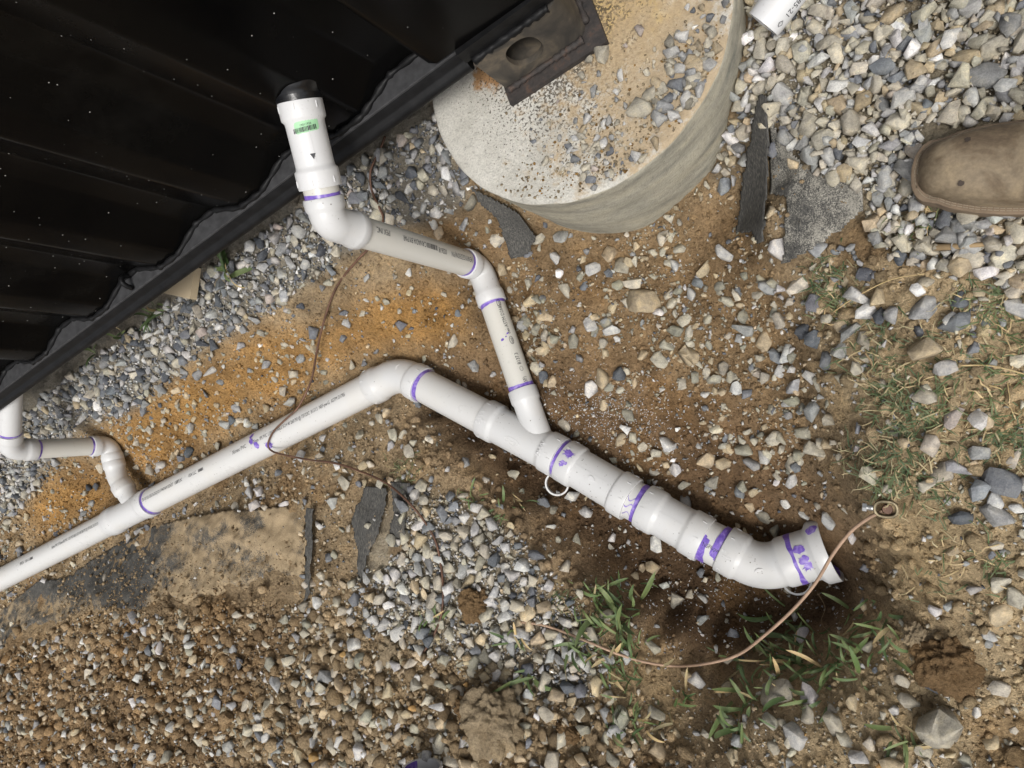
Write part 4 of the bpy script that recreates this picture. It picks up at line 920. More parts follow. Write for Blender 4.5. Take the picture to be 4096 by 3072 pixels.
def lump_proto(seed, sub, amp):
    bm = bmesh.new(); bmesh.ops.create_icosphere(bm, subdivisions=sub, radius=0.5); rs = np.random.default_rng(seed)
    V = np.array([v.co[:] for v in bm.verts]); T = np.array([[v.index for v in f.verts] for f in bm.faces]); bm.free()
    o = rs.uniform(0, 50, 3)
    d = fbm(V[:, 0]+o[0]+V[:, 2], V[:, 1]+o[1]+V[:, 2]*0.7, 2.2, 3, seed)+0.6*fbm(V[:, 0]-V[:, 2]+o[2], V[:, 1]*1.1+V[:, 2]*0.5+o[0], 5.5, 2, seed+5)
    if sub >= 3: d = d+0.35*fbm(V[:, 0]*1.3+V[:, 2]*0.8+o[1], V[:, 1]-V[:, 2]*1.1+o[2], 11, 2, seed+9)
    if sub >= 5: d = d+0.30*fbm(V[:, 0]*1.7-V[:, 2]*0.9+o[0], V[:, 1]*1.2+V[:, 2]*1.3+o[1], 19, 3, seed+13, 0.7)
    return V*(1+amp*d)[:, None]*np.array([1, rs.uniform(0.7, 1), rs.uniform(0.55, 0.8)]), T
BIG = [hull_proto(k, 12+k % 5, (0.40, 0.75), 0.016) for k in range(26)]
SML = [hull_proto(100+k, 8, (0.35, 0.8), 0) for k in range(14)]
RND = [hull_proto(200+k, 22, (0.5, 0.8), 0.05) for k in range(10)]          # rounded pebbles
CRB = [lump_proto(300+k, 1, 0.45) for k in range(8)]          # soil crumbs
CLD = [lump_proto(400+k, 5, 0.5) for k in range(6)]          # soil clods
GRN = [hull_proto(600+k, 7, (0.5, 0.95), 0) for k in range(10)]
LMP = [lump_proto(500+k, 2, 0.55) for k in range(8)]
PROT = {'grain': GRN, 'lump': LMP, 'big': BIG, 'small': SML, 'round': RND, 'crumb': CRB, 'clod': CLD}
PAL = dict(dark=(0.085, 0.092, 0.104), slate=(0.155, 0.162, 0.174), grey=(0.26, 0.26, 0.255), light=(0.42, 0.41, 0.39), white=(0.62, 0.61, 0.59), tan=(0.37, 0.30, 0.20), beige=(0.36, 0.33, 0.265), orange=(0.36, 0.22, 0.085), pink=(0.40, 0.345, 0.31), olive=(0.25, 0.24, 0.19))
WORD = dict(dark='dark blue-grey', slate='slate grey', grey='mid grey', light='light grey', white='whitish', tan='tan', beige='beige grey', orange='orange brown', pink='pinkish', olive='olive grey')
def eul(rz, tx, ty):
    cz, sz, cx, sx, cy, sy = np.cos(rz), np.sin(rz), np.cos(tx), np.sin(tx), np.cos(ty), np.sin(ty)
    R = np.empty((len(rz), 3, 3))
    R[:, 0, 0] = cz*cy; R[:, 0, 1] = cz*sy*sx-sz*cx; R[:, 0, 2] = cz*sy*cx+sz*sx
    R[:, 1, 0] = sz*cy; R[:, 1, 1] = sz*sy*sx+cz*cx; R[:, 1, 2] = sz*sy*cx-cz*sx
    R[:, 2, 0] = -sy; R[:, 2, 1] = cy*sx; R[:, 2, 2] = cy*cx; return R
ST = dict(P=[], r=[], kind=[], pi=[], R=[], col=[], word=[], reg=[])
def boot_zone(px, py): return ((px > 3690) & (py > 500) & (py < 850)) | ((px > 3470) & (px < 3620) & (py > 1985) & (py < 2090))
def scatter(reg, mask, dens, lo, hi, kinds, pal, sink=0.28, clump=0.0, thr=0.35, tilt=0.35, poisson=0.0, area=(-3.7, 0.28, -1.75, 0.95), skip_fab=True, lift=0.0, power=1.6):
    x0, x1, y0, y1 = area; n = int(dens*(x1-x0)*(y1-y0)); x = RNG.uniform(x0, x1, n); y = RNG.uniform(y0, y1, n)
    # cheap first pass on the smooth surface
    z = base_z(x, y); px, py = proj(np.c_[x, y, z]); m = look(mask, px, py)+0.25*fbm(x, y, 10, 3, 123)*(look(mask, px, py) > 0.05)
    ok = (m > thr+RNG.uniform(-0.25, 0.25, n)) & (px > -200) & (px < 4300) & (py > -200) & (py < 3280)
    if clump: ok &= fbm(x, y, 6, 3, 321)+0.6*fbm(x, y, 22, 2, 322) > RNG.uniform(-1, 1, n)*0.25+clump-0.5
    ok &= (x*nv[0]+y*nv[1] > -0.93) & (np.hypot(x-PC_[0], y-PC_[1]) > PR_+0.004) & ~boot_zone(px, py)
    if skip_fab: ok &= (look(FABS, px, py) < 0.4) | (RNG.uniform(0, 1, n) < (0.05 if not reg.startswith('soil') else np.clip((py-2120)/380, 0.02, 1)*(px > 250)+0.03))
    x, y = x[ok], y[ok]; n = len(x)
    if n == 0: return
    size = lo+(hi-lo)*RNG.uniform(0, 1, n)**power
    if poisson:
        order = np.argsort(-size); cell = {}; keep = []; g = hi*1.2
        for i in order:
            cx, cy = int(x[i]//g), int(y[i]//g); good = True
            for a in (-1, 0, 1):
                for b in (-1, 0, 1):
                    for j in cell.get((cx+a, cy+b), ()):
                        if (x[i]-x[j])**2+(y[i]-y[j])**2 < (poisson*0.5*(size[i]+size[j]))**2: good = False; break
                    if not good: break
                if not good: break
            if good: cell.setdefault((cx, cy), []).append(i); keep.append(i)
        keep = np.array(keep); x, y, size = x[keep], y[keep], size[keep]; n = len(x)
    z = ground_z(x, y)+size*(0.5*0.62-sink)+lift*RNG.uniform(0, 1, n); qx, qy = proj(np.c_[x, y, z]); z = z+0.015*(look(FABS, qx, qy) > 0.5); P = np.c_[x, y, z]; ok = clear_of_pipes(P, size*0.5); P, size = P[ok], size[ok]; n = len(P)
    names = list(pal); w = np.array([pal[k] for k in names], float); ci = RNG.choice(len(names), n, p=w/w.sum())
    col = np.array([PAL[names[i]] for i in ci])*1.15*(1+0.15*RNG.normal(0, 1, (n, 1))).clip(0.6, 1.5)*(1+0.012*RNG.normal(0, 1, (n, 3)))
    if reg.startswith('soil'):
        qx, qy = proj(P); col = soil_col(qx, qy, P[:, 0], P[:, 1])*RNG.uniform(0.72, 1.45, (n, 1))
    kk = RNG.choice(len(kinds), n); R = eul(RNG.uniform(0, 6.283, n), RNG.normal(0, tilt, n), RNG.normal(0, tilt, n))
    for i in range(n):
        k = kinds[kk[i]]; ST['P'].append(P[i]); ST['r'].append(size[i]); ST['kind'].append(k); ST['pi'].append(RNG.integers(len(PROT[k]))); ST['R'].append(R[i]); ST['col'].append(col[i]); ST['word'].append(names[ci[i]]); ST['reg'].append(reg)
p_strip = dict(dark=0.17, slate=0.22, grey=0.24, light=0.22, white=0.03, beige=0.12, pink=0.01)
p_right = dict(beige=0.52, light=0.16, grey=0.13, slate=0.05, dark=0.01, tan=0.11, white=0.02, pink=0.01)
p_bank = dict(beige=0.34, light=0.20, grey=0.18, slate=0.10, dark=0.04, tan=0.12, white=0.02)
p_low = dict(tan=0.36, beige=0.34, olive=0.14, grey=0.08, light=0.06, orange=0.02)
p_bench = dict(beige=0.36, olive=0.25, tan=0.32, light=0.03, slate=0.04)
scatter('gravel along the container', G_strip, 9000, 0.015, 0.045, ('big', 'big', 'small'), p_strip, 0.18, poisson=0.60, tilt=0.5, lift=0.004, power=1.9)
scatter('gravel along the container', G_strip, 14000, 0.006, 0.014, ('small',), p_strip, 0.12, tilt=0.8, lift=0.003)
scatter('gravel around the boot', G_right, 9000, 0.018, 0.044, ('big',)*7+('round',), p_right, 0.14, poisson=0.58, tilt=0.35, lift=0.008, power=1.8)
scatter('gravel around the boot', G_right, 30000, 0.013, 0.027, ('big', 'big', 'small'), p_right, 0.10, tilt=0.6, lift=0.008, poisson=0.5)
scatter('gravel around the boot', G_right, 22000, 0.005, 0.012, ('small',), p_right, 0.05, tilt=0.6, lift=0.006)
scatter('stony patch by the trench edge', G_patch, 2600, 0.012, 0.050, ('big',)*5+('round',), dict(beige=0.3, light=0.18, grey=0.14, slate=0.2, dark=0.06, tan=0.12), 0.18, poisson=0.72, power=1.9)
scatter('stony patch by the trench edge', G_patch, 4000, 0.006, 0.014, ('small',), dict(beige=0.4, light=0.18, grey=0.14, slate=0.1, tan=0.2), 0.18)
scatter('gravel on the lower bank', G_bank, 9000, 0.012, 0.048, ('big',), p_bank, 0.15, poisson=0.56, lift=0.006, power=2.2, thr=0.22)
scatter('gravel on the lower bank', G_bank, 18000, 0.006, 0.014, ('small',), p_bank, 0.08, tilt=0.7, lift=0.004, thr=0.22)
scatter('stones on the dug bench', G_heap, 2600, 0.012, 0.048, ('big',)*4+('round',), p_bench, 0.16, clump=0.35, poisson=0.7, power=1.8, lift=0.006)
scatter('soil clods', Z_wall, 2600, 0.010, 0.034, ('crumb',), p_bench, 0.26, poisson=0.7, power=2.0)
scatter('stones in the spoil heap', G_low, 1300, 0.009, 0.044, ('big',)*5+('round',), p_low, 0.26, poisson=0.85, power=2.8)
scatter('stones in the spoil heap', G_low, 4500, 0.005, 0.011, ('small',), p_low, 0.2, tilt=0.7)
scatter('stones in the spoil heap', G_tanpile, 2600, 0.012, 0.055, ('big',)*5+('round',), p_low, 0.22, poisson=0.75, power=2.2)
scatter('stones on the dug bench', G_bench, 2600, 0.009, 0.046, ('big',)*4+('round',), p_bench, 0.22, clump=0.5, poisson=0.75, power=2.6)
scatter('stones on the dug bench', G_bench, 8000, 0.004, 0.011, ('small',), p_bench, 0.18, clump=0.45, tilt=0.7)
NOGRAV = 1-np.clip(np.maximum(np.maximum(G_strip, G_right), G_bank*0.8), 0, 1)
scatter('stones on the soil', Z_clay, 1500, 0.007, 0.030, ('big', 'big', 'round'), p_bench, 0.24, clump=0.55, poisson=0.8, power=2.6)
scatter('stones on the soil', NOGRAV*(1-0.8*Z_pit), 700, 0.007, 0.032, ('big', 'big', 'big', 'round'), p_bench, 0.24, clump=0.6, poisson=0.8, power=2.6)
scatter('soil crumbs', NOGRAV, 15000, 0.003, 0.009, ('grain',), dict(tan=0.55, orange=0.15, olive=0.12, beige=0.18), 0.15, tilt=0.9, power=2.0)
scatter('soil crumbs', NOGRAV, 2400, 0.006, 0.017, ('crumb',), dict(tan=0.55, orange=0.2, olive=0.15, beige=0.1), 0.24, tilt=0.9, power=2.2)
scatter('soil crumbs', np.maximum(Z_pile, G_tanpile), 5200, 0.005, 0.018, ('crumb',), dict(tan=0.5, orange=0.25, olive=0.25), 0.18, tilt=0.9, power=2.0)
scatter('soil crumbs', np.maximum(Z_pile, G_tanpile), 14000, 0.004, 0.010, ('grain',), dict(tan=0.6, orange=0.2, olive=0.2), 0.1, tilt=0.9, power=2.0)
scatter('soil clods', np.maximum(Z_pile, G_tanpile*0.8), 2000, 0.012, 0.044, ('crumb', 'crumb', 'crumb', 'lump'), dict(tan=0.5, orange=0.3, olive=0.2), 0.20, tilt=0.8, poisson=0.7, power=2.0)
scatter('soil clods', Z_right, 700, 0.010, 0.034, ('crumb', 'lump'), dict(tan=0.85, orange=0.15), 0.28, tilt=0.8, poisson=0.9, power=2.2)
# stones lying on the pier
def on_pier(cx, cy, sig, n, lo, hi, kinds, pal):
    names = list(pal); w = np.array([pal[k] for k in names], float)
    for _ in range(n):
        x = RNG.normal(cx, sig); y = RNG.normal(cy, sig)
        P = pix(x, y, 1.163); s = lo+(hi-lo)*RNG.uniform()**2
        if np.hypot(P[0]-PC_[0], P[1]-PC_[1]) > PR_-0.010 or (P@nv < -0.765 and P@er < -0.22): continue
        k = kinds[RNG.integers(len(kinds))]; nm = names[RNG.choice(len(names), p=w/w.sum())]; P = P+np.array([0, 0, s*0.2])
        ST['P'].append(P); ST['r'].append(s); ST['kind'].append(k); ST['pi'].append(RNG.integers(len(PROT[k]))); ST['R'].append(eul(RNG.uniform(0, 6.28, 1), RNG.normal(0, 0.2, 1), RNG.normal(0, 0.2, 1))[0])
        ST['col'].append(np.array(PAL[nm])*(1+0.2*RNG.normal())); ST['word'].append(nm); ST['reg'].append('soil crumbs' if k == 'crumb' else 'stones on the concrete pier')
pp = dict(beige=0.4, grey=0.2, slate=0.12, light=0.12, tan=0.14, pink=0.02)
for cx, cy, sg, n, lo, hi in ((2790, 260, 75, 70, 0.012, 0.034), (2680, 400, 60, 40, 0.012, 0.038), (2330, 590, 90, 80, 0.006, 0.024), (2450, 640, 80, 60, 0.006, 0.026), (2380, 340, 90, 20, 0.010, 0.026), (2850, 80, 60, 20, 0.012, 0.034), (2600, 450, 120, 40, 0.008, 0.026)):
    on_pier(cx, cy, sg, n, lo, hi, ('big',), pp)
for cx, cy, sg, n in ((2350, 680, 110, 420), (2600, 480, 140, 380), (2830, 220, 80, 260), (2120, 760, 70, 90)): on_pier(cx, cy, sg, n, 0.002, 0.007, ('crumb',), dict(tan=0.8, orange=0.2))
# single stones and clods one can point to: x, y, H offset, size, kind, colour, label
SINGLE = [(2572, 1205, 0.092, 'round', 'tan', 'large tan lump of stone lying alone on the dug bench'), (1965, 2885, 0.125, 'clod', 'tan', 'biggest dusty tan boulder half buried in the spoil at the bottom'),
 (2760, 1420, 0.05, 'round', 'tan', 'egg-shaped tan cobble on the bench right of the branch pipe'), (2900, 1010, 0.046, 'big', 'light', 'pale angular stone between the pier foot and the dark fabric strip'), (2405, 1515, 0.055, 'big', 'tan', 'blocky tan stone low on the bench above the wye'),
 (2370, 1075, 0.04, 'big', 'light', 'pale flat stone high on the bench under the pier'), (3470, 1245, 0.044, 'big', 'white', 'whitish angular stone in the patch below the grey fabric'), (3225, 1320, 0.044, 'big', 'dark', 'dark veined stone on the left rim of the stony patch'),
 (3700, 1390, 0.052, 'big', 'tan', 'yellow tan stone beside the right-hand grass'), (3105, 2770, 0.075, 'big', 'beige', 'tall beige stone leaning in the grass below the pit'), (3195, 2930, 0.07, 'big', 'light', 'pale grey pointed stone right of the tall beige stone'), (3335, 2900, 0.05, 'round', 'beige', 'rounded beige stone near the bottom edge right of the weeds'),
 (3770, 2920, 0.078, 'round', 'beige', 'large rounded pale stone in the bottom right soil'), (3725, 2720, 0.048, 'big', 'dark', 'small dark blue stone against the big brown clod'), (4010, 1930, 0.06, 'big', 'slate', 'flat blue-grey slab at the right edge above the clamp'), (3830, 1680, 0.042, 'big', 'pink', 'pinkish white stone in the right-hand grass'),
 (3790, 880, 0.05, 'big', 'slate', 'broad blue-grey stone under the boot toe\'s lower side'), (3140, 390, 0.055, 'big', 'light', 'long pale stone at the top of the dark fabric strip'), (2990, 395, 0.04, 'big', 'white', 'white stone wedged between pier and fabric strip'), (1895, 2420, 0.07, 'clod', 'orange', 'rust-brown soil clod sitting on the bank gravel'),
 (1890, 2850, 0.09, 'clod', 'orange', 'dark orange clod on the shoulder of the biggest boulder'), (3800, 2650, 0.085, 'clod', 'orange', 'biggest brown clod near the bottom right corner'), (3690, 2560, 0.06, 'clod', 'tan', 'tan clod resting against the big brown clod'), (1310, 2700, 0.06, 'big', 'grey', 'mid grey speckled stone in the middle of the spoil heap'),
 (2270, 2930, 0.05, 'clod', 'orange', 'small orange clod right of the biggest boulder'), (1560, 2600, 0.055, 'clod', 'tan', 'brown clod touching the free end of the curved wire'), (1400, 2640, 0.05, 'round', 'beige', 'flat beige stone in the tan spoil left of the wire end'), (600, 2600, 0.045, 'big', 'slate', 'grey stone on the upper spoil heap below the dusty sheet'),
 (2250, 2560, 0.045, 'big', 'white', 'whitish stone among the weeds on the lower bank'), (3240, 500, 0.046, 'round', 'beige', 'large beige stone in the gravel right of the fabric strip'), (3560, 60, 0.05, 'big', 'tan', 'large tan stone at the top of the gravel'), (3950, 300, 0.05, 'big', 'grey', 'large grey slab in the gravel above the boot'),
 (2410, 215, 0.045, 'big', 'beige', 'beige stone on the pier beside the rusty plate corner'), (2560, 430, 0.055, 'big', 'beige', 'flat beige slab in the middle of the pier top'), (2225, 20, 0.05, 'big', 'pink', 'pale pinkish stone on the pier behind the casting')]
def solo(name, proto, P, s, R, col, label, cat, group=None, mat='rock', data={}):
    key = (name, proto[0], proto[1], mat)
    if key not in data:
        V, T = PROT[proto[0]][proto[1]]; me = from_arrays(V, T, None, proto[0] in ('round', 'clod'), name); me.materials.append(MAT[mat]); data[key] = me
    o = bpy.data.objects.new(name, data[key]); COL.objects.link(o)
    o.matrix_world = Matrix.Translation(P) @ Matrix([list(r) for r in R]).to_4x4() @ Matrix.Diagonal((s, s, s, 1)); o.color = (*np.clip(col, 0.01, 0.9), 1)
    return tag(o, label, cat, group)
for i, (x, y, s, k, cname, lab) in enumerate(SINGLE):
    P0 = pix(x, y, 1.35)
    for _ in range(8):                                   # walk the sight line down to the ground (or the pier top)
        zz = ground_z([P0[0]], [P0[1]])[0]
        if np.hypot(P0[0]-PC_[0], P0[1]-PC_[1]) < PR_-0.01: zz = PIERTOP
        P0 = pix(x, y, CZ-zz-s*0.12)
    R = eul(RNG.uniform(0, 6.28, 1), RNG.normal(0, 0.12, 1), RNG.normal(0, 0.12, 1))[0]
    cl = k == 'clod' and cname != 'beige'
    c = np.array(PAL[cname])*1.0
    if cl: c = np.array((0.27, 0.175, 0.09) if cname == 'orange' else (0.44, 0.345, 0.225))
    c = c*1.0
    solo('soil_clod' if cl and i != 1 else 'loose_stone', (k, i % len(PROT[k])), P0, s, R, c, lab, 'clod' if cl and i != 1 else 'stone', None, 'clod' if cl else 'rock')
    near = [j for j in range(len(ST['P'])) if ST['r'][j] > 0.012 and np.linalg.norm(ST['P'][j]-P0) < s*0.42]
    for j in near: ST['r'][j] = 0.0
MARKS = [(3080, 120, 'beside the loose pipe offcut'), (3600, 500, 'ahead of the boot toe'), (3950, 380, 'above the boot'), (3600, 200, 'in the upper gravel bed'), (4000, 120, 'in the top right corner'), (3850, 950, 'below the boot'), (3250, 480, 'right of the dark fabric strip'), (3330, 650, 'above the grey fabric'), (3400, 950, 'below the grey fabric'), (3150, 900, 'between strip and grey fabric'), (3300, 1350, 'in the stony patch above the trench'), (3800, 1250, 'near the right edge'), (3950, 2000, 'right of the ground clamp'), (1650, 2100, 'beside the dark fabric flaps'), (1800, 2300, 'inside the curve of the copper wire'), (1950, 2150, 'right of the curved copper wire'), (2050, 2350, 'on the bank above the weeds'), (2250, 2600, 'among the bank weeds'), (1600, 2450, 'near the wire\'s free end'), (1500, 2750, 'in the tan spoil below the wire'), (1750, 2900, 'left of the biggest boulder'), (2250, 2900, 'right of the biggest boulder'), (1000, 2750, 'in the middle of the spoil heap'), (500, 2800, 'in the lower left spoil'), (2700, 2950, 'at the bottom edge below the pit'), (3300, 2950, 'at the bottom near the weeds'), (3800, 2900, 'in the bottom right corner'), (2500, 1050, 'at the foot of the pier'), (2250, 1250, 'right of the riser elbow'), (2600, 1400, 'in the middle of the bench'), (2850, 1250, 'on the bench left of the fabric'), (2750, 1750, 'above the coupling'), (3000, 2000, 'above the reducer'), (2750, 280, 'on the right of the pier top'), (2400, 620, 'on the front of the pier top'), (1650, 700, 'between rail and pier'), (1450, 1000, 'under the right riser'), (1150, 1050, 'right of the pine board'), (800, 1350, 'below the pine board'), (300, 1600, 'near the left riser'), (1800, 1700, 'beside the main elbow'), (1200, 1900, 'below the printed pipe')]
MK = np.array([m[:2] for m in MARKS])
P_all = np.array(ST['P']); r_all = np.array(ST['r']); spx, spy = proj(P_all); vis = (spx > 5) & (spx < 4090) & (spy > 5) & (spy < 3067)
app = r_all/np.linalg.norm(P_all-C0, axis=1)*vis
isst = np.array([not g.startswith('soil') for g in ST['reg']])
# keep only stones the lens can see: drop those behind the container's foot
ordr = np.argsort(-app*isst); pick = set(ordr[:300].tolist())
iscl = np.array([g == 'soil clods' for g in ST['reg']]); pick2 = set(np.argsort(-app*iscl)[:70].tolist())
def sizew(a): return 'large' if a > 0.034 else 'mid-sized' if a > 0.026 else 'small'
LABS = {}
for i in sorted(pick | pick2):
    if r_all[i] <= 0: continue
    mk = MARKS[int(np.argmin(((MK-np.array([spx[i], spy[i]]))**2).sum(1)))][2]; cl = i in pick2
    k = ST['kind'][i]
    lab = f"{sizew(app[i])} {WORD[ST['word'][i]] if not cl else {'tan':'tan','orange':'orange brown','olive':'dull brown'}.get(ST['word'][i],'brown')} {'soil clod' if cl else 'rounded stone' if k=='round' else 'angular stone'} {mk}"
    LABS.setdefault(lab, []).append(i)
ORD = ['first', 'second', 'third', 'fourth', 'fifth', 'sixth', 'seventh', 'eighth', 'ninth']
FINAL = {}
for lab, ii in LABS.items():
    ii = sorted(ii, key=lambda j: spx[j])
    for q, j in enumerate(ii):
        FINAL[j] = lab if len(ii) == 1 else lab+(', the left one' if q == 0 else ', the right one') if len(ii) == 2 else lab+', '+(ORD[q]+' from the left' if q < 9 else 'rightmost')
for i in sorted(FINAL):
    lab = FINAL[i]; cl = i in pick2; k = ST['kind'][i]
    c = np.array(ST['col'][i])*(0.75 if cl else 1)
    solo('soil_clod' if cl else 'loose_stone', (k, int(ST['pi'][i])), ST['P'][i], r_all[i], ST['R'][i], c, lab, 'clod' if cl else 'stone', ST['reg'][i], 'clod' if cl else 'rock')
def merge(name, sel, mat, label, smooth):
    Vs = []; Ts = []; Cs = []; base = 0
    for i in sel:
        V, T = PROT[ST['kind'][i]][ST['pi'][i]]; v = (V*r_all[i])@ST['R'][i].T+P_all[i]
        Vs.append(v); Ts.append(T+base); base += len(V); Cs.append(np.tile(np.clip(ST['col'][i], 0.01, 0.9), (len(V), 1)))
    if not Vs: return
    o = link(name, from_arrays(np.vstack(Vs), np.vstack(Ts), np.vstack(Cs), smooth, name), mat); tag(o, label, None, None, 'stuff')
rest = [i for i in range(len(P_all)) if i not in pick and i not in pick2 and r_all[i] > 0]
for reg, nm, lab in (('gravel along the container', 'gravel', 'dark crushed gravel strip between the container rail and the trench'), ('gravel around the boot', 'gravel', 'dusty beige crushed gravel bed around the boot'), ('stony patch by the trench edge', 'gravel', 'mixed gravel patch between the grey fabric and the grass'), ('gravel on the lower bank', 'gravel', 'grey crushed gravel on the lower bank beside the copper wire'), ('stones in the spoil heap', 'pebbles', 'small tan stones mixed into the spoil heap'), ('stones on the dug bench', 'pebbles', 'small stones pressed into the dug bench'), ('stones on the soil', 'pebbles', 'small stones scattered on bare soil'), ('stones on the concrete pier', 'pebbles', 'small stones scattered over the concrete pier')):
    merge(nm, [i for i in rest if ST['reg'][i] == reg], 'rocks', lab, False)
merge('soil_crumbs', [i for i in rest if ST['reg'][i].startswith('soil')], 'soil', 'loose crumbs of tan and orange soil over the diggings', True)
print('stones', len(P_all), 'rest', len(rest))
# ------------------------------------------------------------------ white plastic shavings
def shavings(cx, cy, sx, sy, n, H=1.5):
    x = RNG.normal(cx, sx, n); y = RNG.normal(cy, sy, n); P = np.array([pix(a, b, H) for a, b in zip(x, y)]); 
    P[:, 2] = ground_z(P[:, 0], P[:, 1])+0.0025; return P[(np.hypot(P[:, 0]-PC_[0], P[:, 1]-PC_[1]) > PR_+0.01)]
SH = np.vstack([shavings(2400, 1640, 150, 70, 520), shavings(2620, 1740, 280, 120, 300), shavings(2750, 2350, 260, 80, 380, 1.72), shavings(2450, 1350, 350, 250, 220), shavings(2200, 2450, 300, 250, 260, 1.36), shavings(600, 1850, 130, 60, 220), shavings(300, 1680, 120, 60, 200, 1.34), shavings(2950, 2650, 350, 150, 200, 1.4), shavings(700, 2150, 120, 60, 60, 1.45)])
bx = np.array(box((0, 0, 0), (1, 0, 0), (0, 1, 0), (0, 0, 1), 1, 1, 1)[0]); bt = np.array(box((0, 0, 0), (1, 0, 0), (0, 1, 0), (0, 0, 1), 1, 1, 1)[1]); n = len(SH)
R = eul(RNG.uniform(0, 6.28, n), RNG.normal(0, 0.4, n), RNG.normal(0, 0.4, n)); sc = np.c_[RNG.uniform(0.0012, 0.0050, n), RNG.uniform(0.0007, 0.0013, n), RNG.uniform(0.0006, 0.0012, n)]
V = np.einsum('nij,nkj->nki', R, bx[None]*sc[:, None])+SH[:, None]; T = (bt[None]+8*np.arange(n)[:, None, None]).reshape(-1, 4)
tag(link('pvc_shavings', from_arrays(V.reshape(-1, 3), T), 'pvc_clean'), 'tiny white plastic saw shavings sprinkled over the soil', None, None, 'stuff')
# ------------------------------------------------------------------ copper wires
def gpix(x, y, up_=0.0, H0=1.35):
    P = pix(x, y, H0)
    for _ in range(10): P = pix(x, y, CZ-(ground_z([P[0]], [P[1]])[0]+up_))
    return P
w1 = [gpix(1540, 545, 0.008), gpix(1520, 600, 0.012), gpix(1483, 680, 0.014), gpix(1487, 760, 0.012), gpix(1517, 830, 0.012), gpix(1532, 880, 0.012), gpix(1500, 965, 0.012), gpix(1420, 1050, 0.012), gpix(1345, 1150, 0.012), gpix(1300, 1270, 0.03), gpix(1268, 1400, 0.05), gpix(1245, 1520, 0.07), pix(1195, 1625, 1.45), pix(1140, 1680, 1.438), pix(1095, 1725, 1.436), pix(1072, 1775, 1.44), pix(1085, 1802, 1.446), pix(1130, 1818, 1.449), gpix(1230, 1838, 0.02), gpix(1340, 1853, 0.012), gpix(1440, 1885, 0.014), gpix(1540, 1930, 0.03), gpix(1620, 1995, 0.030), gpix(1690, 2075, 0.02), gpix(1740, 2160, 0.016), gpix(1763, 2260, 0.016), gpix(1772, 2360, 0.016), gpix(1765, 2460, 0.016), gpix(1735, 2540, 0.012), gpix(1692, 2615, 0.004)]
wire = link('copper_wire', mesh(*sweep(spline(w1, 8), 0.0028, 10), True), 'copper'); recenter(wire); tag(wire, 'dark copper wire from under the rail across the printed pipe to the lower bank', 'wire')
w2 = [gpix(2085, 2488, 0.004), gpix(2170, 2500, 0.010), gpix(2260, 2530, 0.018), gpix(2360, 2570, 0.022), gpix(2470, 2615, 0.02), gpix(2580, 2648, 0.02), gpix(2700, 2664, 0.025), pix(2820, 2655, 1.425), pix(2950, 2620, 1.40), pix(3060, 2540, 1.37), pix(3170, 2440, 1.34), pix(3260, 2335, 1.315), pix(3330, 2220, 1.29), pix(3400, 2130, 1.268), pix(3470, 2075, 1.25), pix(3530, 2045, 1.238)]
wire2 = link('copper_wire', mesh(*sweep(spline(w2, 8), 0.0029, 10), True), 'copper_dusty'); recenter(wire2); tag(wire2, 'pale dusty copper wire arching over the pit to the ground clamp', 'wire')
# ------------------------------------------------------------------ ground rod clamp
gc = pix(3545, 2038, 1.232); cl = thing('ground_clamp', gc, 'bronze ground rod clamp with a zinc bolt at the end of the dusty wire', 'clamp')
pts = []; 
for k in range(33):
    a = 2*math.pi*k/32; c_, s_ = math.cos(a), math.sin(a); pts.append(gc+np.array([0.0155*math.copysign(abs(c_)**0.8, c_), 0.0120*math.copysign(abs(s_)**0.8, s_)+0.0008, 0.002*math.sin(a)]))
def band(pts, w, h):
    V = []; Fs = []; n = len(pts)-1; cen = np.mean(pts[:-1], axis=0)
    for p in pts[:-1]:
        o_ = nrm((p-cen)*np.array([1, 1, 0]))
        for dx, dz in ((-w/2, -h/2), (w/2, -h/2), (w/2, h/2-0.001), (w/2-0.001, h/2), (-w/2+0.001, h/2), (-w/2, h/2-0.001)): V.append(p+o_*dx+uz*dz)
    for i in range(n):
        for j in range(6): Fs.append((6*i+j, 6*i+(j+1) % 6, 6*((i+1) % n)+(j+1) % 6, 6*((i+1) % n)+j))
    return V, Fs
link('clamp_loop', sharp(mesh(*band(pts, 0.0045, 0.014))), 'bronze', cl)
bd = nrm(np.array([-1.0, 0.06, 0.08])); b0 = gc+bd*0.0145
bo = link('bolt', sharp(mesh(*lathe(b0, b0+bd*0.013, [(0, 0.0048), (0.003, 0.0050), (0.004, 0.0042)]+[(0.004+0.0011*k, 0.0042 if k % 2 else 0.0047) for k in range(1, 7)]+[(0.0112, 0.0042), (0.013, 0.0042)], 20))), 'zinc', cl)
link('bolt_head', mesh(*lathe(b0+bd*0.0125, b0+bd*0.019, [(0, 0.0068), (0.0058, 0.0068), (0.0065, 0.0060)], 6)), 'zinc', bo)
rod = link('ground_rod', sharp(mesh(*lathe(gc-uz*0.25+er*0.002, gc+uz*0.004+er*0.002, [(0, 0.0080), (0.25, 0.0080), (0.254, 0.0068)], 24))), 'copper'); recenter(rod); tag(rod, 'copper ground rod end standing inside the bronze clamp', 'ground rod')
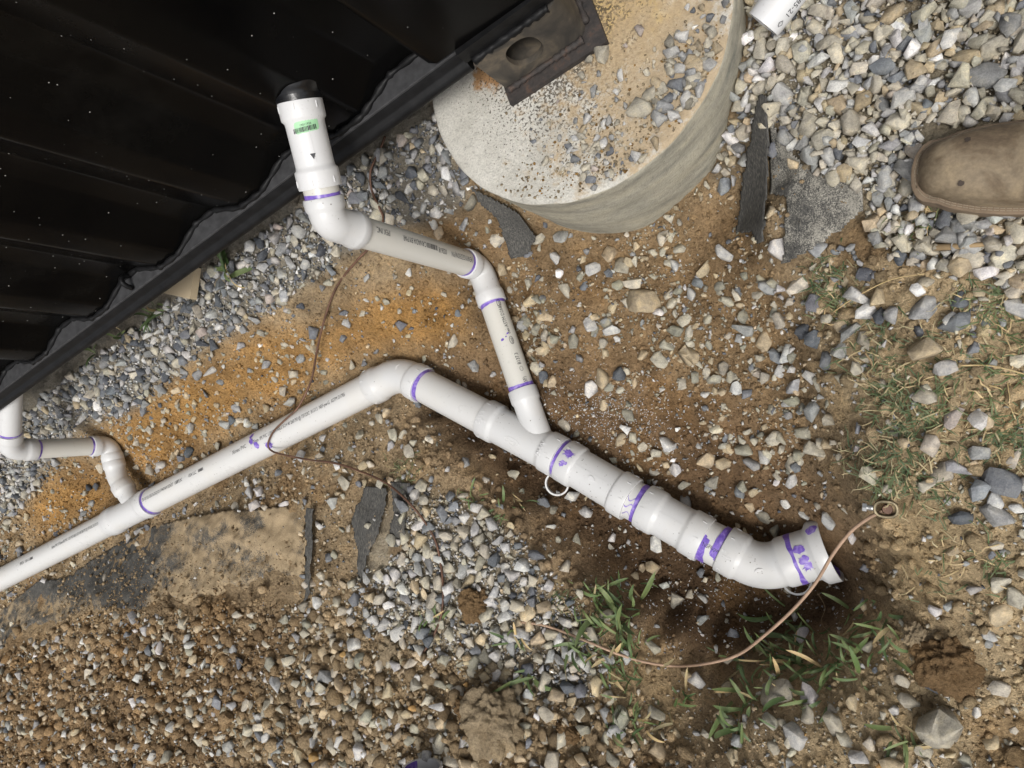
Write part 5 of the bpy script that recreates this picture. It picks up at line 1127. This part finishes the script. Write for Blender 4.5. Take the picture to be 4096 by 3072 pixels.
# ------------------------------------------------------------------ loose cut pipe
def open_tube(name, a, b, ro, ri, mat, label, cat, group=None, parent=None):
    L = np.linalg.norm(np.asarray(b)-a); vs, fs = lathe(a, b, [(0, ri), (0, ro), (L, ro), (L, ri), (0, ri)], 48, False)
    me = mesh(vs, fs); o = link(name, sharp(me), mat, parent)
    if label: tag(o, label, cat, group)
    return o
e0 = pix(3051, 92, 1.180); e1 = pix(3051+0.62*420, 92-0.78*420, 1.165); e0 = e0-uz*0.006
off1 = thing('pipe_offcut', e0, 'white printed pipe offcut lying on the gravel at the top edge', 'pipe offcut')
open_tube('pipe', e0, e1, 0.0302, 0.0262, 'pvc_clean', None, None, None, off1)
cyO = Cyl(e0, e1, 0.0302); printed(off1.children[0], cyO, [('D1785-21', 0.078, 0.62, 0.0135, -1, 0.95), (([(0, 0.004, 0), (0.006, 0.0085, 0), (0.012, 0.004, 0), (0.006, -0.0005, 0), (0.0015, 0.004, 0), (0.006, 0.0073, 0), (0.0105, 0.004, 0), (0.006, 0.0007, 0)], [(0, 1, 5, 4), (1, 2, 6, 5), (2, 3, 7, 6), (3, 0, 4, 7)]), 0.020, 0.60, 0, -1, 1), ('CSA', 0.0172, 0.62, 0.0045, -1, 0.9)])
g0 = pix(1688, 3070, 1.25); g1 = g0+nrm(np.array([0.08, -1, -0.02]))*0.35
off2 = thing('pipe_offcut', g0, 'white pipe offcut with a ragged sawn end at the bottom edge', 'pipe offcut')
open_tube('pipe', g0, g1, R3, 0.039, 'pvc_clean', None, None, None, off2)
cyS = Cyl(g0, g1, 0.042); parts = []
for k in range(70):
    p = random.uniform(0, 6.28); c = cyS.at(random.uniform(-0.003, 0.002), p, random.uniform(-0.003, 0.003)); a_ = nrm(np.random.default_rng(k).normal(size=3)); _, u_, v_ = frame(a_); parts.append(box(c, a_, u_, v_, random.uniform(0.002, 0.006), 0.0009, 0.0007))
tag(link('sawn_burr', mesh(*join(*parts)), 'pvc_clean', off2), kind='stuff')
ring(off2.children[0], Cyl(g0, g1, 0.039), 0.001, 0.016, 0.2, 2.2, off=-0.0004, seed=5)
for (x, y, H, r, lab, ax_) in ((2229, 1934, 1.562, 0.0300, 'white cut pipe ring under the first coupling', (0.25, -0.1, 1.0)), (3186, 2322, 1.60, 0.0302, 'white cut pipe ring under the reducer', (0.2, 0.25, 1.0))):
    c = pix(x, y, H); a_ = nrm(np.array(ax_)); o = open_tube('pipe_ring', c-a_*0.0055, c+a_*0.0055, r, r-0.0042, 'pvc', lab, 'pipe ring'); recenter(o)
# ------------------------------------------------------------------ boot
def boot():
    z0 = CZ-1.158; toe = pix(3662, 690, 1.135); ax = nrm((pix(4096, 672, 1.135)-toe)*np.array([1, 1, 0])); sd_ = np.cross(uz, ax)
    B = thing('boot', (toe[0], toe[1], z0), 'worn brown leather work boot toe standing on the gravel at the right', 'boot')
    U_ = [0, 0.004, 0.012, 0.025, 0.045, 0.075, 0.11, 0.15, 0.19, 0.23, 0.27, 0.295, 0.308]
    Wd = [0.001, 0.015, 0.0265, 0.0375, 0.0465, 0.0535, 0.0565, 0.0565, 0.050, 0.042, 0.040, 0.034, 0.012]
    us = np.r_[np.linspace(0, 0.03, 14)**1.0, np.linspace(0.035, 0.308, 40)]; ws = np.interp(us, U_, Wd)
    ws[:14] = np.sqrt(np.clip(1-(1-us[:14]/0.03)**2, 0, 1))*np.interp(0.03, U_, Wd)
    def outline(e): return [toe+ax*(u-(e if u < 0.02 else 0))+sd_*(w+e) for u, w in zip(us, ws)]+[toe+ax*(u-(e if u < 0.02 else 0))-sd_*(w+e) for u, w in list(zip(us, ws))[::-1]]
    def slab(e, h0, h1, ch=0.0):
        a = outline(e); b = outline(e-ch); n = len(a); V = [p*np.array([1, 1, 0])+uz*(z0+h0) for p in a]+[p*np.array([1, 1, 0])+uz*(z0+h1-ch) for p in a]+[p*np.array([1, 1, 0])+uz*(z0+h1) for p in b]
        return V, [(i, (i+1) % n, n+(i+1) % n, n+i) for i in range(n)]+[(n+i, n+(i+1) % n, 2*n+(i+1) % n, 2*n+i) for i in range(n)]+[tuple(range(2*n, 3*n)), tuple(range(n-1, -1, -1))]
    so_ = link('sole', sharp(mesh(*slab(0.004, 0.0, 0.0235, 0.002))), 'sole', B)
    link('welt', sharp(mesh(*slab(0.0052, 0.0237, 0.0295, 0.0018))), 'sole', B)
    # two rows of stitches
    parts = []
    for e in (0.0008, -0.0022):
        o_ = outline(e); L = 0
        pts_ = [p*np.array([1, 1, 0])+uz*(z0+0.0300) for p in o_]
        acc = 0
        for i in range(len(pts_)-1):
            seg = pts_[i+1]-pts_[i]; l = np.linalg.norm(seg)
            if l < 1e-6: continue
            d = seg/l; k = 0.0
            while k < l: c = pts_[i]+d*k; parts.append(box(c, d, np.cross(uz, d), uz, 0.0030, 0.0008, 0.0009)); k += 0.0045
    tag(link('stitching', mesh(*join(*parts)), 'thread', B), kind='stuff')
    V = []; Fs = []; m = 25
    uu = np.r_[0.0035, 0.006, 0.010, 0.016, 0.024, 0.034, 0.046, 0.06, 0.078, 0.098, 0.12, 0.145, 0.17, 0.195, 0.215]
    hh = np.interp(uu, [0.0035, 0.006, 0.012, 0.024, 0.045, 0.075, 0.11, 0.145, 0.18, 0.215], [0.004, 0.014, 0.026, 0.038, 0.0455, 0.0495, 0.055, 0.066, 0.088, 0.125])
    ww = np.interp(uu, us, ws)-0.0032
    for u, w, h in zip(uu, ww, hh):
        for k in range(m):
            a = math.pi*k/(m-1); c, s_ = math.cos(a), math.sin(a); y = w*math.copysign(abs(c)**0.72, c); z = h*abs(s_)**0.80
            dent = 0.0016*float(fbm(np.array([u*1.0]), np.array([y*1.0+z]), 45, 2, 4)[0]) + (0.0022*math.sin((u-0.12)*230) if 0.105 < u < 0.16 and s_ > 0.5 else 0)
            V.append((toe+ax*u+sd_*y)*np.array([1, 1, 0])+uz*(z0+0.0292+z+dent*s_))
    n = len(uu)
    for i in range(n-1):
        for k in range(m-1): Fs.append((i*m+k, i*m+k+1, (i+1)*m+k+1, (i+1)*m+k))
    Fs.append(tuple(range(m)))
    link('upper', mesh(V, Fs, True), 'leather', B)
    sh = []
    for zz, c, rx, ry in ((0.03, 0.252, 0.052, 0.040), (0.06, 0.252, 0.052, 0.040), (0.10, 0.250, 0.054, 0.041), (0.14, 0.252, 0.056, 0.044), (0.20, 0.256, 0.060, 0.050), (0.26, 0.258, 0.064, 0.055)):
        for k in range(28):
            a = 2*math.pi*k/28; sh.append((toe+ax*(c+rx*math.cos(a))+sd_*ry*math.sin(a))*np.array([1, 1, 0])+uz*(z0+zz))
    fs = [(i*28+k, i*28+(k+1) % 28, (i+1)*28+(k+1) % 28, (i+1)*28+k) for i in range(5) for k in range(28)]+[tuple(range(27, -1, -1)), tuple(range(140, 168))]
    link('shaft', mesh(sh, fs, True), 'leather', B)
    # oil spots: small patches hugging the leather
    bmx = None
    def spot(px, py, r, seed):
        V2 = []; rs = random.Random(seed); H = 1.075
        w = ray(px, py)
        # find the upper's height under the sight line
        for _ in range(12):
            P = C0+w*(H/-w[2]); d = P-toe; u = d.dot(ax); y = d.dot(sd_); W_ = np.interp(u, uu, ww); h = np.interp(u, uu, hh); q = min(abs(y)/max(W_, 1e-4), 0.999)
            z = h*max(1-q**(1/0.72*2), 0.0)**0.4; H = CZ-(z0+0.0292+z)
        def sk(P):
            d = P-toe; u = d.dot(ax); y = d.dot(sd_); W_ = np.interp(u, uu, ww); h = np.interp(u, uu, hh); q = min(abs(y)/max(W_, 1e-4), 0.999); z = h*max(1-q**(1/0.72*2), 0.0)**0.4
            return np.array([P[0], P[1], z0+0.0292+z+0.0022])
        V2.append(sk(P)); n2 = 16
        for k in range(n2): a = 6.283*k/n2; rr = r*rs.uniform(0.8, 1.2); V2.append(sk(P+np.array([rr*math.cos(a), rr*math.sin(a), 0])))
        link('oil_spot', mesh(V2, [(0, 1+k, 1+(k+1) % n2) for k in range(n2)], True), 'stain', B)
    spot(3870, 560, 0.0036, 1); spot(3843, 735, 0.0034, 2)
boot()
# ------------------------------------------------------------------ weeds and grass
def leaf_mesh(seed, bend, w):
    rs = random.Random(seed); n = 7; V = []; Fs = []; tw = rs.uniform(-0.5, 0.5); side = rs.uniform(-0.25, 0.25)
    for i in range(n+1):
        t = i/n; x = t*math.cos(bend*t*0.7); z = 0.55*t-bend*0.75*t*t; y = side*t*t
        ww = w*(0.45+1.7*t)*(1-t)**0.62 if t < 1 else 0.0
        ww = max(ww, 0.002); a = tw*t
        V += [(x, y-ww*math.cos(a), z+ww*0.35-ww*math.sin(a)), (x, y, z), (x, y+ww*math.cos(a), z+ww*0.35+ww*math.sin(a))]
    for i in range(n):
        for j in range(2): Fs.append((3*i+j, 3*i+j+1, 3*i+4+j, 3*i+3+j))
    me = mesh(V, Fs, True, 'leaf'); me.materials.append(MAT['leaf']); return me
LEAF = [leaf_mesh(k, 0.25+0.13*k, 0.052+0.008*(k % 3)) for k in range(8)]
STR = [me.copy() for me in LEAF[:3]]
for me in STR: me.materials.clear(); me.materials.append(MAT['straw'])
PLANTS = [(2420, 2430, 15, 0.085, 'bushy green weed on the trench rim above the dusty wire'), (2490, 2500, 12, 0.075, 'leafy weed leaning over the trench rim right of the bushy weed'), (2330, 2560, 9, 0.065, 'green weed crossed by the dusty wire on the bank'), (2470, 2640, 15, 0.055, 'dense green weed just below the dusty wire'), (2490, 2760, 12, 0.055, 'green weed below the dense weed on the bank'), (2560, 2850, 10, 0.05, 'low green weed at the foot of the bank strip of weeds'), (2700, 2830, 8, 0.055, 'small weed at the bottom rim of the pit\'s left side'),
 (3120, 2560, 12, 0.085, 'tall weed stalk reaching over the pit under the wire arch'), (3180, 2660, 17, 0.07, 'thick leafy weed on the lower rim of the pit'), (3080, 2730, 13, 0.065, 'leafy weed left of the thick weed below the pit'), (3270, 2720, 14, 0.06, 'green weed right of the thick weed below the pit'), (2960, 2860, 10, 0.085, 'broad-leaved weed beside the tall beige stone'), (3420, 2600, 13, 0.06, 'green weed on the right end of the pit rim'), (3530, 2500, 12, 0.055, 'weed at the pit corner under the tan clod'),
 (2390, 2370, 9, 0.06, 'weed at the top end of the bank strip of weeds'), (2400, 2500, 10, 0.06, 'weed between the bushy weed and the dusty wire'), (2530, 2590, 8, 0.05, 'weed touching the dusty wire from below at the pit'), (3000, 2680, 10, 0.06, 'weed on the pit rim under the lowest bend of the wire'), (3330, 2660, 12, 0.055, 'weed between thick weed and pit rim end'), (2470, 2900, 8, 0.05, 'lowest weed of the bank strip near the bottom edge'),
 (2020, 2045, 9, 0.055, 'small weed on the bank edge above the gravel'), (1900, 1985, 6, 0.04, 'tiny weed between gravel and trench left of the small bank weed'), (1745, 2480, 6, 0.06, 'single weed beside the free end of the curved wire'), (2060, 2560, 6, 0.06, 'sparse weed in the bank gravel left of the dense weed'), (2130, 2690, 6, 0.08, 'long-bladed weed in the bank gravel near the boulder'), (3600, 2930, 6, 0.075, 'weed with long blades at the bottom right'), (930, 1085, 7, 0.10, 'long-bladed grass weed in the gravel right of the pine board'), (620, 1230, 9, 0.085, 'grass weed at the end of the pine board'), (495, 1345, 3, 0.08, 'two thin blades in the gravel left of the pine board'), (385, 1410, 3, 0.06, 'single short blade near the rail at the left')]
for q, (x, y, n, L, lab) in enumerate(PLANTS):
    P = gpix(x, y, 0.0); rs = random.Random(q*7+1); T = thing('weed', P, lab, 'weed', None)
    for k in range(int(n*1.9)):
        me = rs.choice(LEAF) if rs.random() > 0.13 else rs.choice(STR); o = bpy.data.objects.new('leaf', me); COL.objects.link(o); o.parent = T
        sp_ = 0.019 if n > 8 else 0.010; ox, oy = rs.gauss(0, sp_), rs.gauss(0, sp_); o.location = (ox, oy, ground_z([P[0]+ox], [P[1]+oy])[0]-P[2]+rs.uniform(-0.002, 0.014)); l = L*rs.uniform(0.45, 1.1)
        o.rotation_euler = (rs.gauss(0, 0.3), -rs.uniform(-0.1, 0.75), rs.uniform(0, 6.28)); o.scale = (l, l*rs.uniform(0.8, 1.5), l)
TUFTS = [(3310, 1120, 60, 'dense tuft of grass in the stony patch below the grey fabric'), (3350, 1200, 45, 'half dry tuft of grass just below the dense tuft'), (3540, 1330, 22, 'thin grass tuft on bare soil right of the stony patch'), (3490, 1400, 25, 'sparse grass wisps beside the pinched soil hollow'), (3560, 1560, 80, 'thick grass tuft above the hollow on the right rim'), (3640, 1690, 90, 'largest grass tuft on the right rim of the trench'), (3480, 1820, 60, 'grass tuft hanging over the trench edge on the right'), (3560, 1920, 70, 'grass tuft just above the ground clamp'), (3720, 1600, 30, 'grass tuft right of the thick rim tuft'), (3760, 1480, 16, 'loose grass tuft near the yellow tan stone'), (3950, 1180, 36, 'grass tuft by the right edge below the boot'), (4030, 1270, 50, 'grass tuft at the right edge lower than the first'), (3860, 1420, 22, 'grass tuft between two soil lumps on the right'), (4050, 1520, 28, 'grass tuft at the right edge beside a straw stem'), (3960, 1700, 30, 'grass tuft at the right edge above the slab'), (4070, 1790, 45, 'grass clump cut by the right edge'), (3700, 1890, 35, 'thin grass tuft right of the clamp tuft'), (3790, 2070, 14, 'scrubby grass wisps right of the clamp'), (3880, 2230, 14, 'scrubby grass on pale soil right of the pit'), (4010, 2270, 16, 'grass wisps at the right edge beside the pit'), (3730, 2330, 10, 'few grass blades on the pale rim of the pit'), (3690, 905, 28, 'feathery weed tuft under the boot\'s lower side'), (1620, 1880, 26, 'short dry grass beside the curved wire near the pipe'), (1640, 1960, 22, 'dry grass wisps above the dark fabric strip'), (2260, 2420, 30, 'dry grass wisps at the top of the bank weeds')]
def tuft(x, y, n, lab, q):
    P = gpix(x, y, 0.0); rs = random.Random(q+500); V = []; Fs = []; mi = []
    for k in range(int(n*1.9)):
        b = np.array([rs.gauss(0, 0.024), rs.gauss(0, 0.020), 0.0]); th = rs.uniform(0, 6.28); d = np.array([math.cos(th), math.sin(th), 0])
        L = rs.uniform(0.010, 0.042); up_ = rs.uniform(0.1, 0.9); w = rs.uniform(0.0004, 0.0010); s_ = np.cross(uz, d); i0 = len(V); m = 4
        bz = ground_z([P[0]+b[0]], [P[1]+b[1]])[0]-P[2]
        for i in range(m+1):
            t = i/m; c = b+d*L*t*(1-0.2*t)+uz*(bz+L*(up_*t-0.75*up_*t*t)+0.002)+s_*0.2*L*t*t*rs.uniform(-1, 1); ww = w*(1-t**2)+0.0002; V += [c-s_*ww, c+s_*ww]
        dry = rs.random() < 0.30
        for i in range(m): Fs.append((i0+2*i, i0+2*i+1, i0+2*i+3, i0+2*i+2)); mi.append(1 if dry else 0)
    me = mesh(V, Fs, True, 'grass_tuft'); me.materials.append(MAT['grass']); me.materials.append(MAT['straw']); me.polygons.foreach_set('material_index', mi)
    o = bpy.data.objects.new('grass_tuft', me); COL.objects.link(o); o.location = P; tag(o, lab, 'grass', 'grass tufts on the soil')
for q, (x, y, n, lab) in enumerate(TUFTS): tuft(x, y, n, lab, q)
STEMS = [([(3840, 1462), (3950, 1462), (4020, 1475), (4110, 1500)], 0.012, 0.0016, 'straw stem lying at the right edge by the grass'), ([(3330, 1250), (3420, 1190), (3560, 1120), (3700, 1095)], 0.016, 0.0013, 'long dry stem across the stony patch'), ([(3460, 1410), (3490, 1460), (3470, 1500), (3520, 1530)], 0.012, 0.0018, 'pale crooked dry root over the soil hollow'), ([(3980, 1730), (4030, 1820), (4096, 1900)], 0.010, 0.0016, 'straw stem slanting into the right edge'), ([(850, 2650), (880, 2610), (940, 2630), (975, 2665)], 0.014, 0.0014, 'arched pale rootlet on the spoil heap'), ([(2150, 2380), (2190, 2480), (2250, 2620), (2270, 2760)], 0.012, 0.0012, 'thin dry stem across the lower bank'), ([(3320, 2600), (3380, 2660), (3440, 2700)], 0.02, 0.0015, 'brown dead stem by the pit rim weeds'), ([(3270, 2370), (3300, 2430), (3285, 2490), (3330, 2540)], 0.02, 0.0008, 'hair-thin root hanging in the pit'), ([(330, 2230), (350, 2290), (310, 2340)], 0.016, 0.0012, 'rootlet hanging over the black fabric edge'), ([(3740, 990), (3850, 985), (3960, 975)], 0.012, 0.0055, 'thick brown root below the boot')]
for pts_, up_, r, lab in STEMS:
    pp_ = spline([gpix(x, y, up_) for x, y in pts_], 6); o = link('dry_stem', mesh(*sweep(pp_, [r*(1-0.5*i/len(pp_)) for i in range(len(pp_))], 6), True), 'straw' if 'root' not in lab else 'root'); recenter(o); tag(o, lab, 'stem')

print('TRIS', sum(sum(len(p.vertices)-2 for p in o.data.polygons) for o in bpy.data.objects if o.type == 'MESH' and len(o.data.polygons) < 3000000))
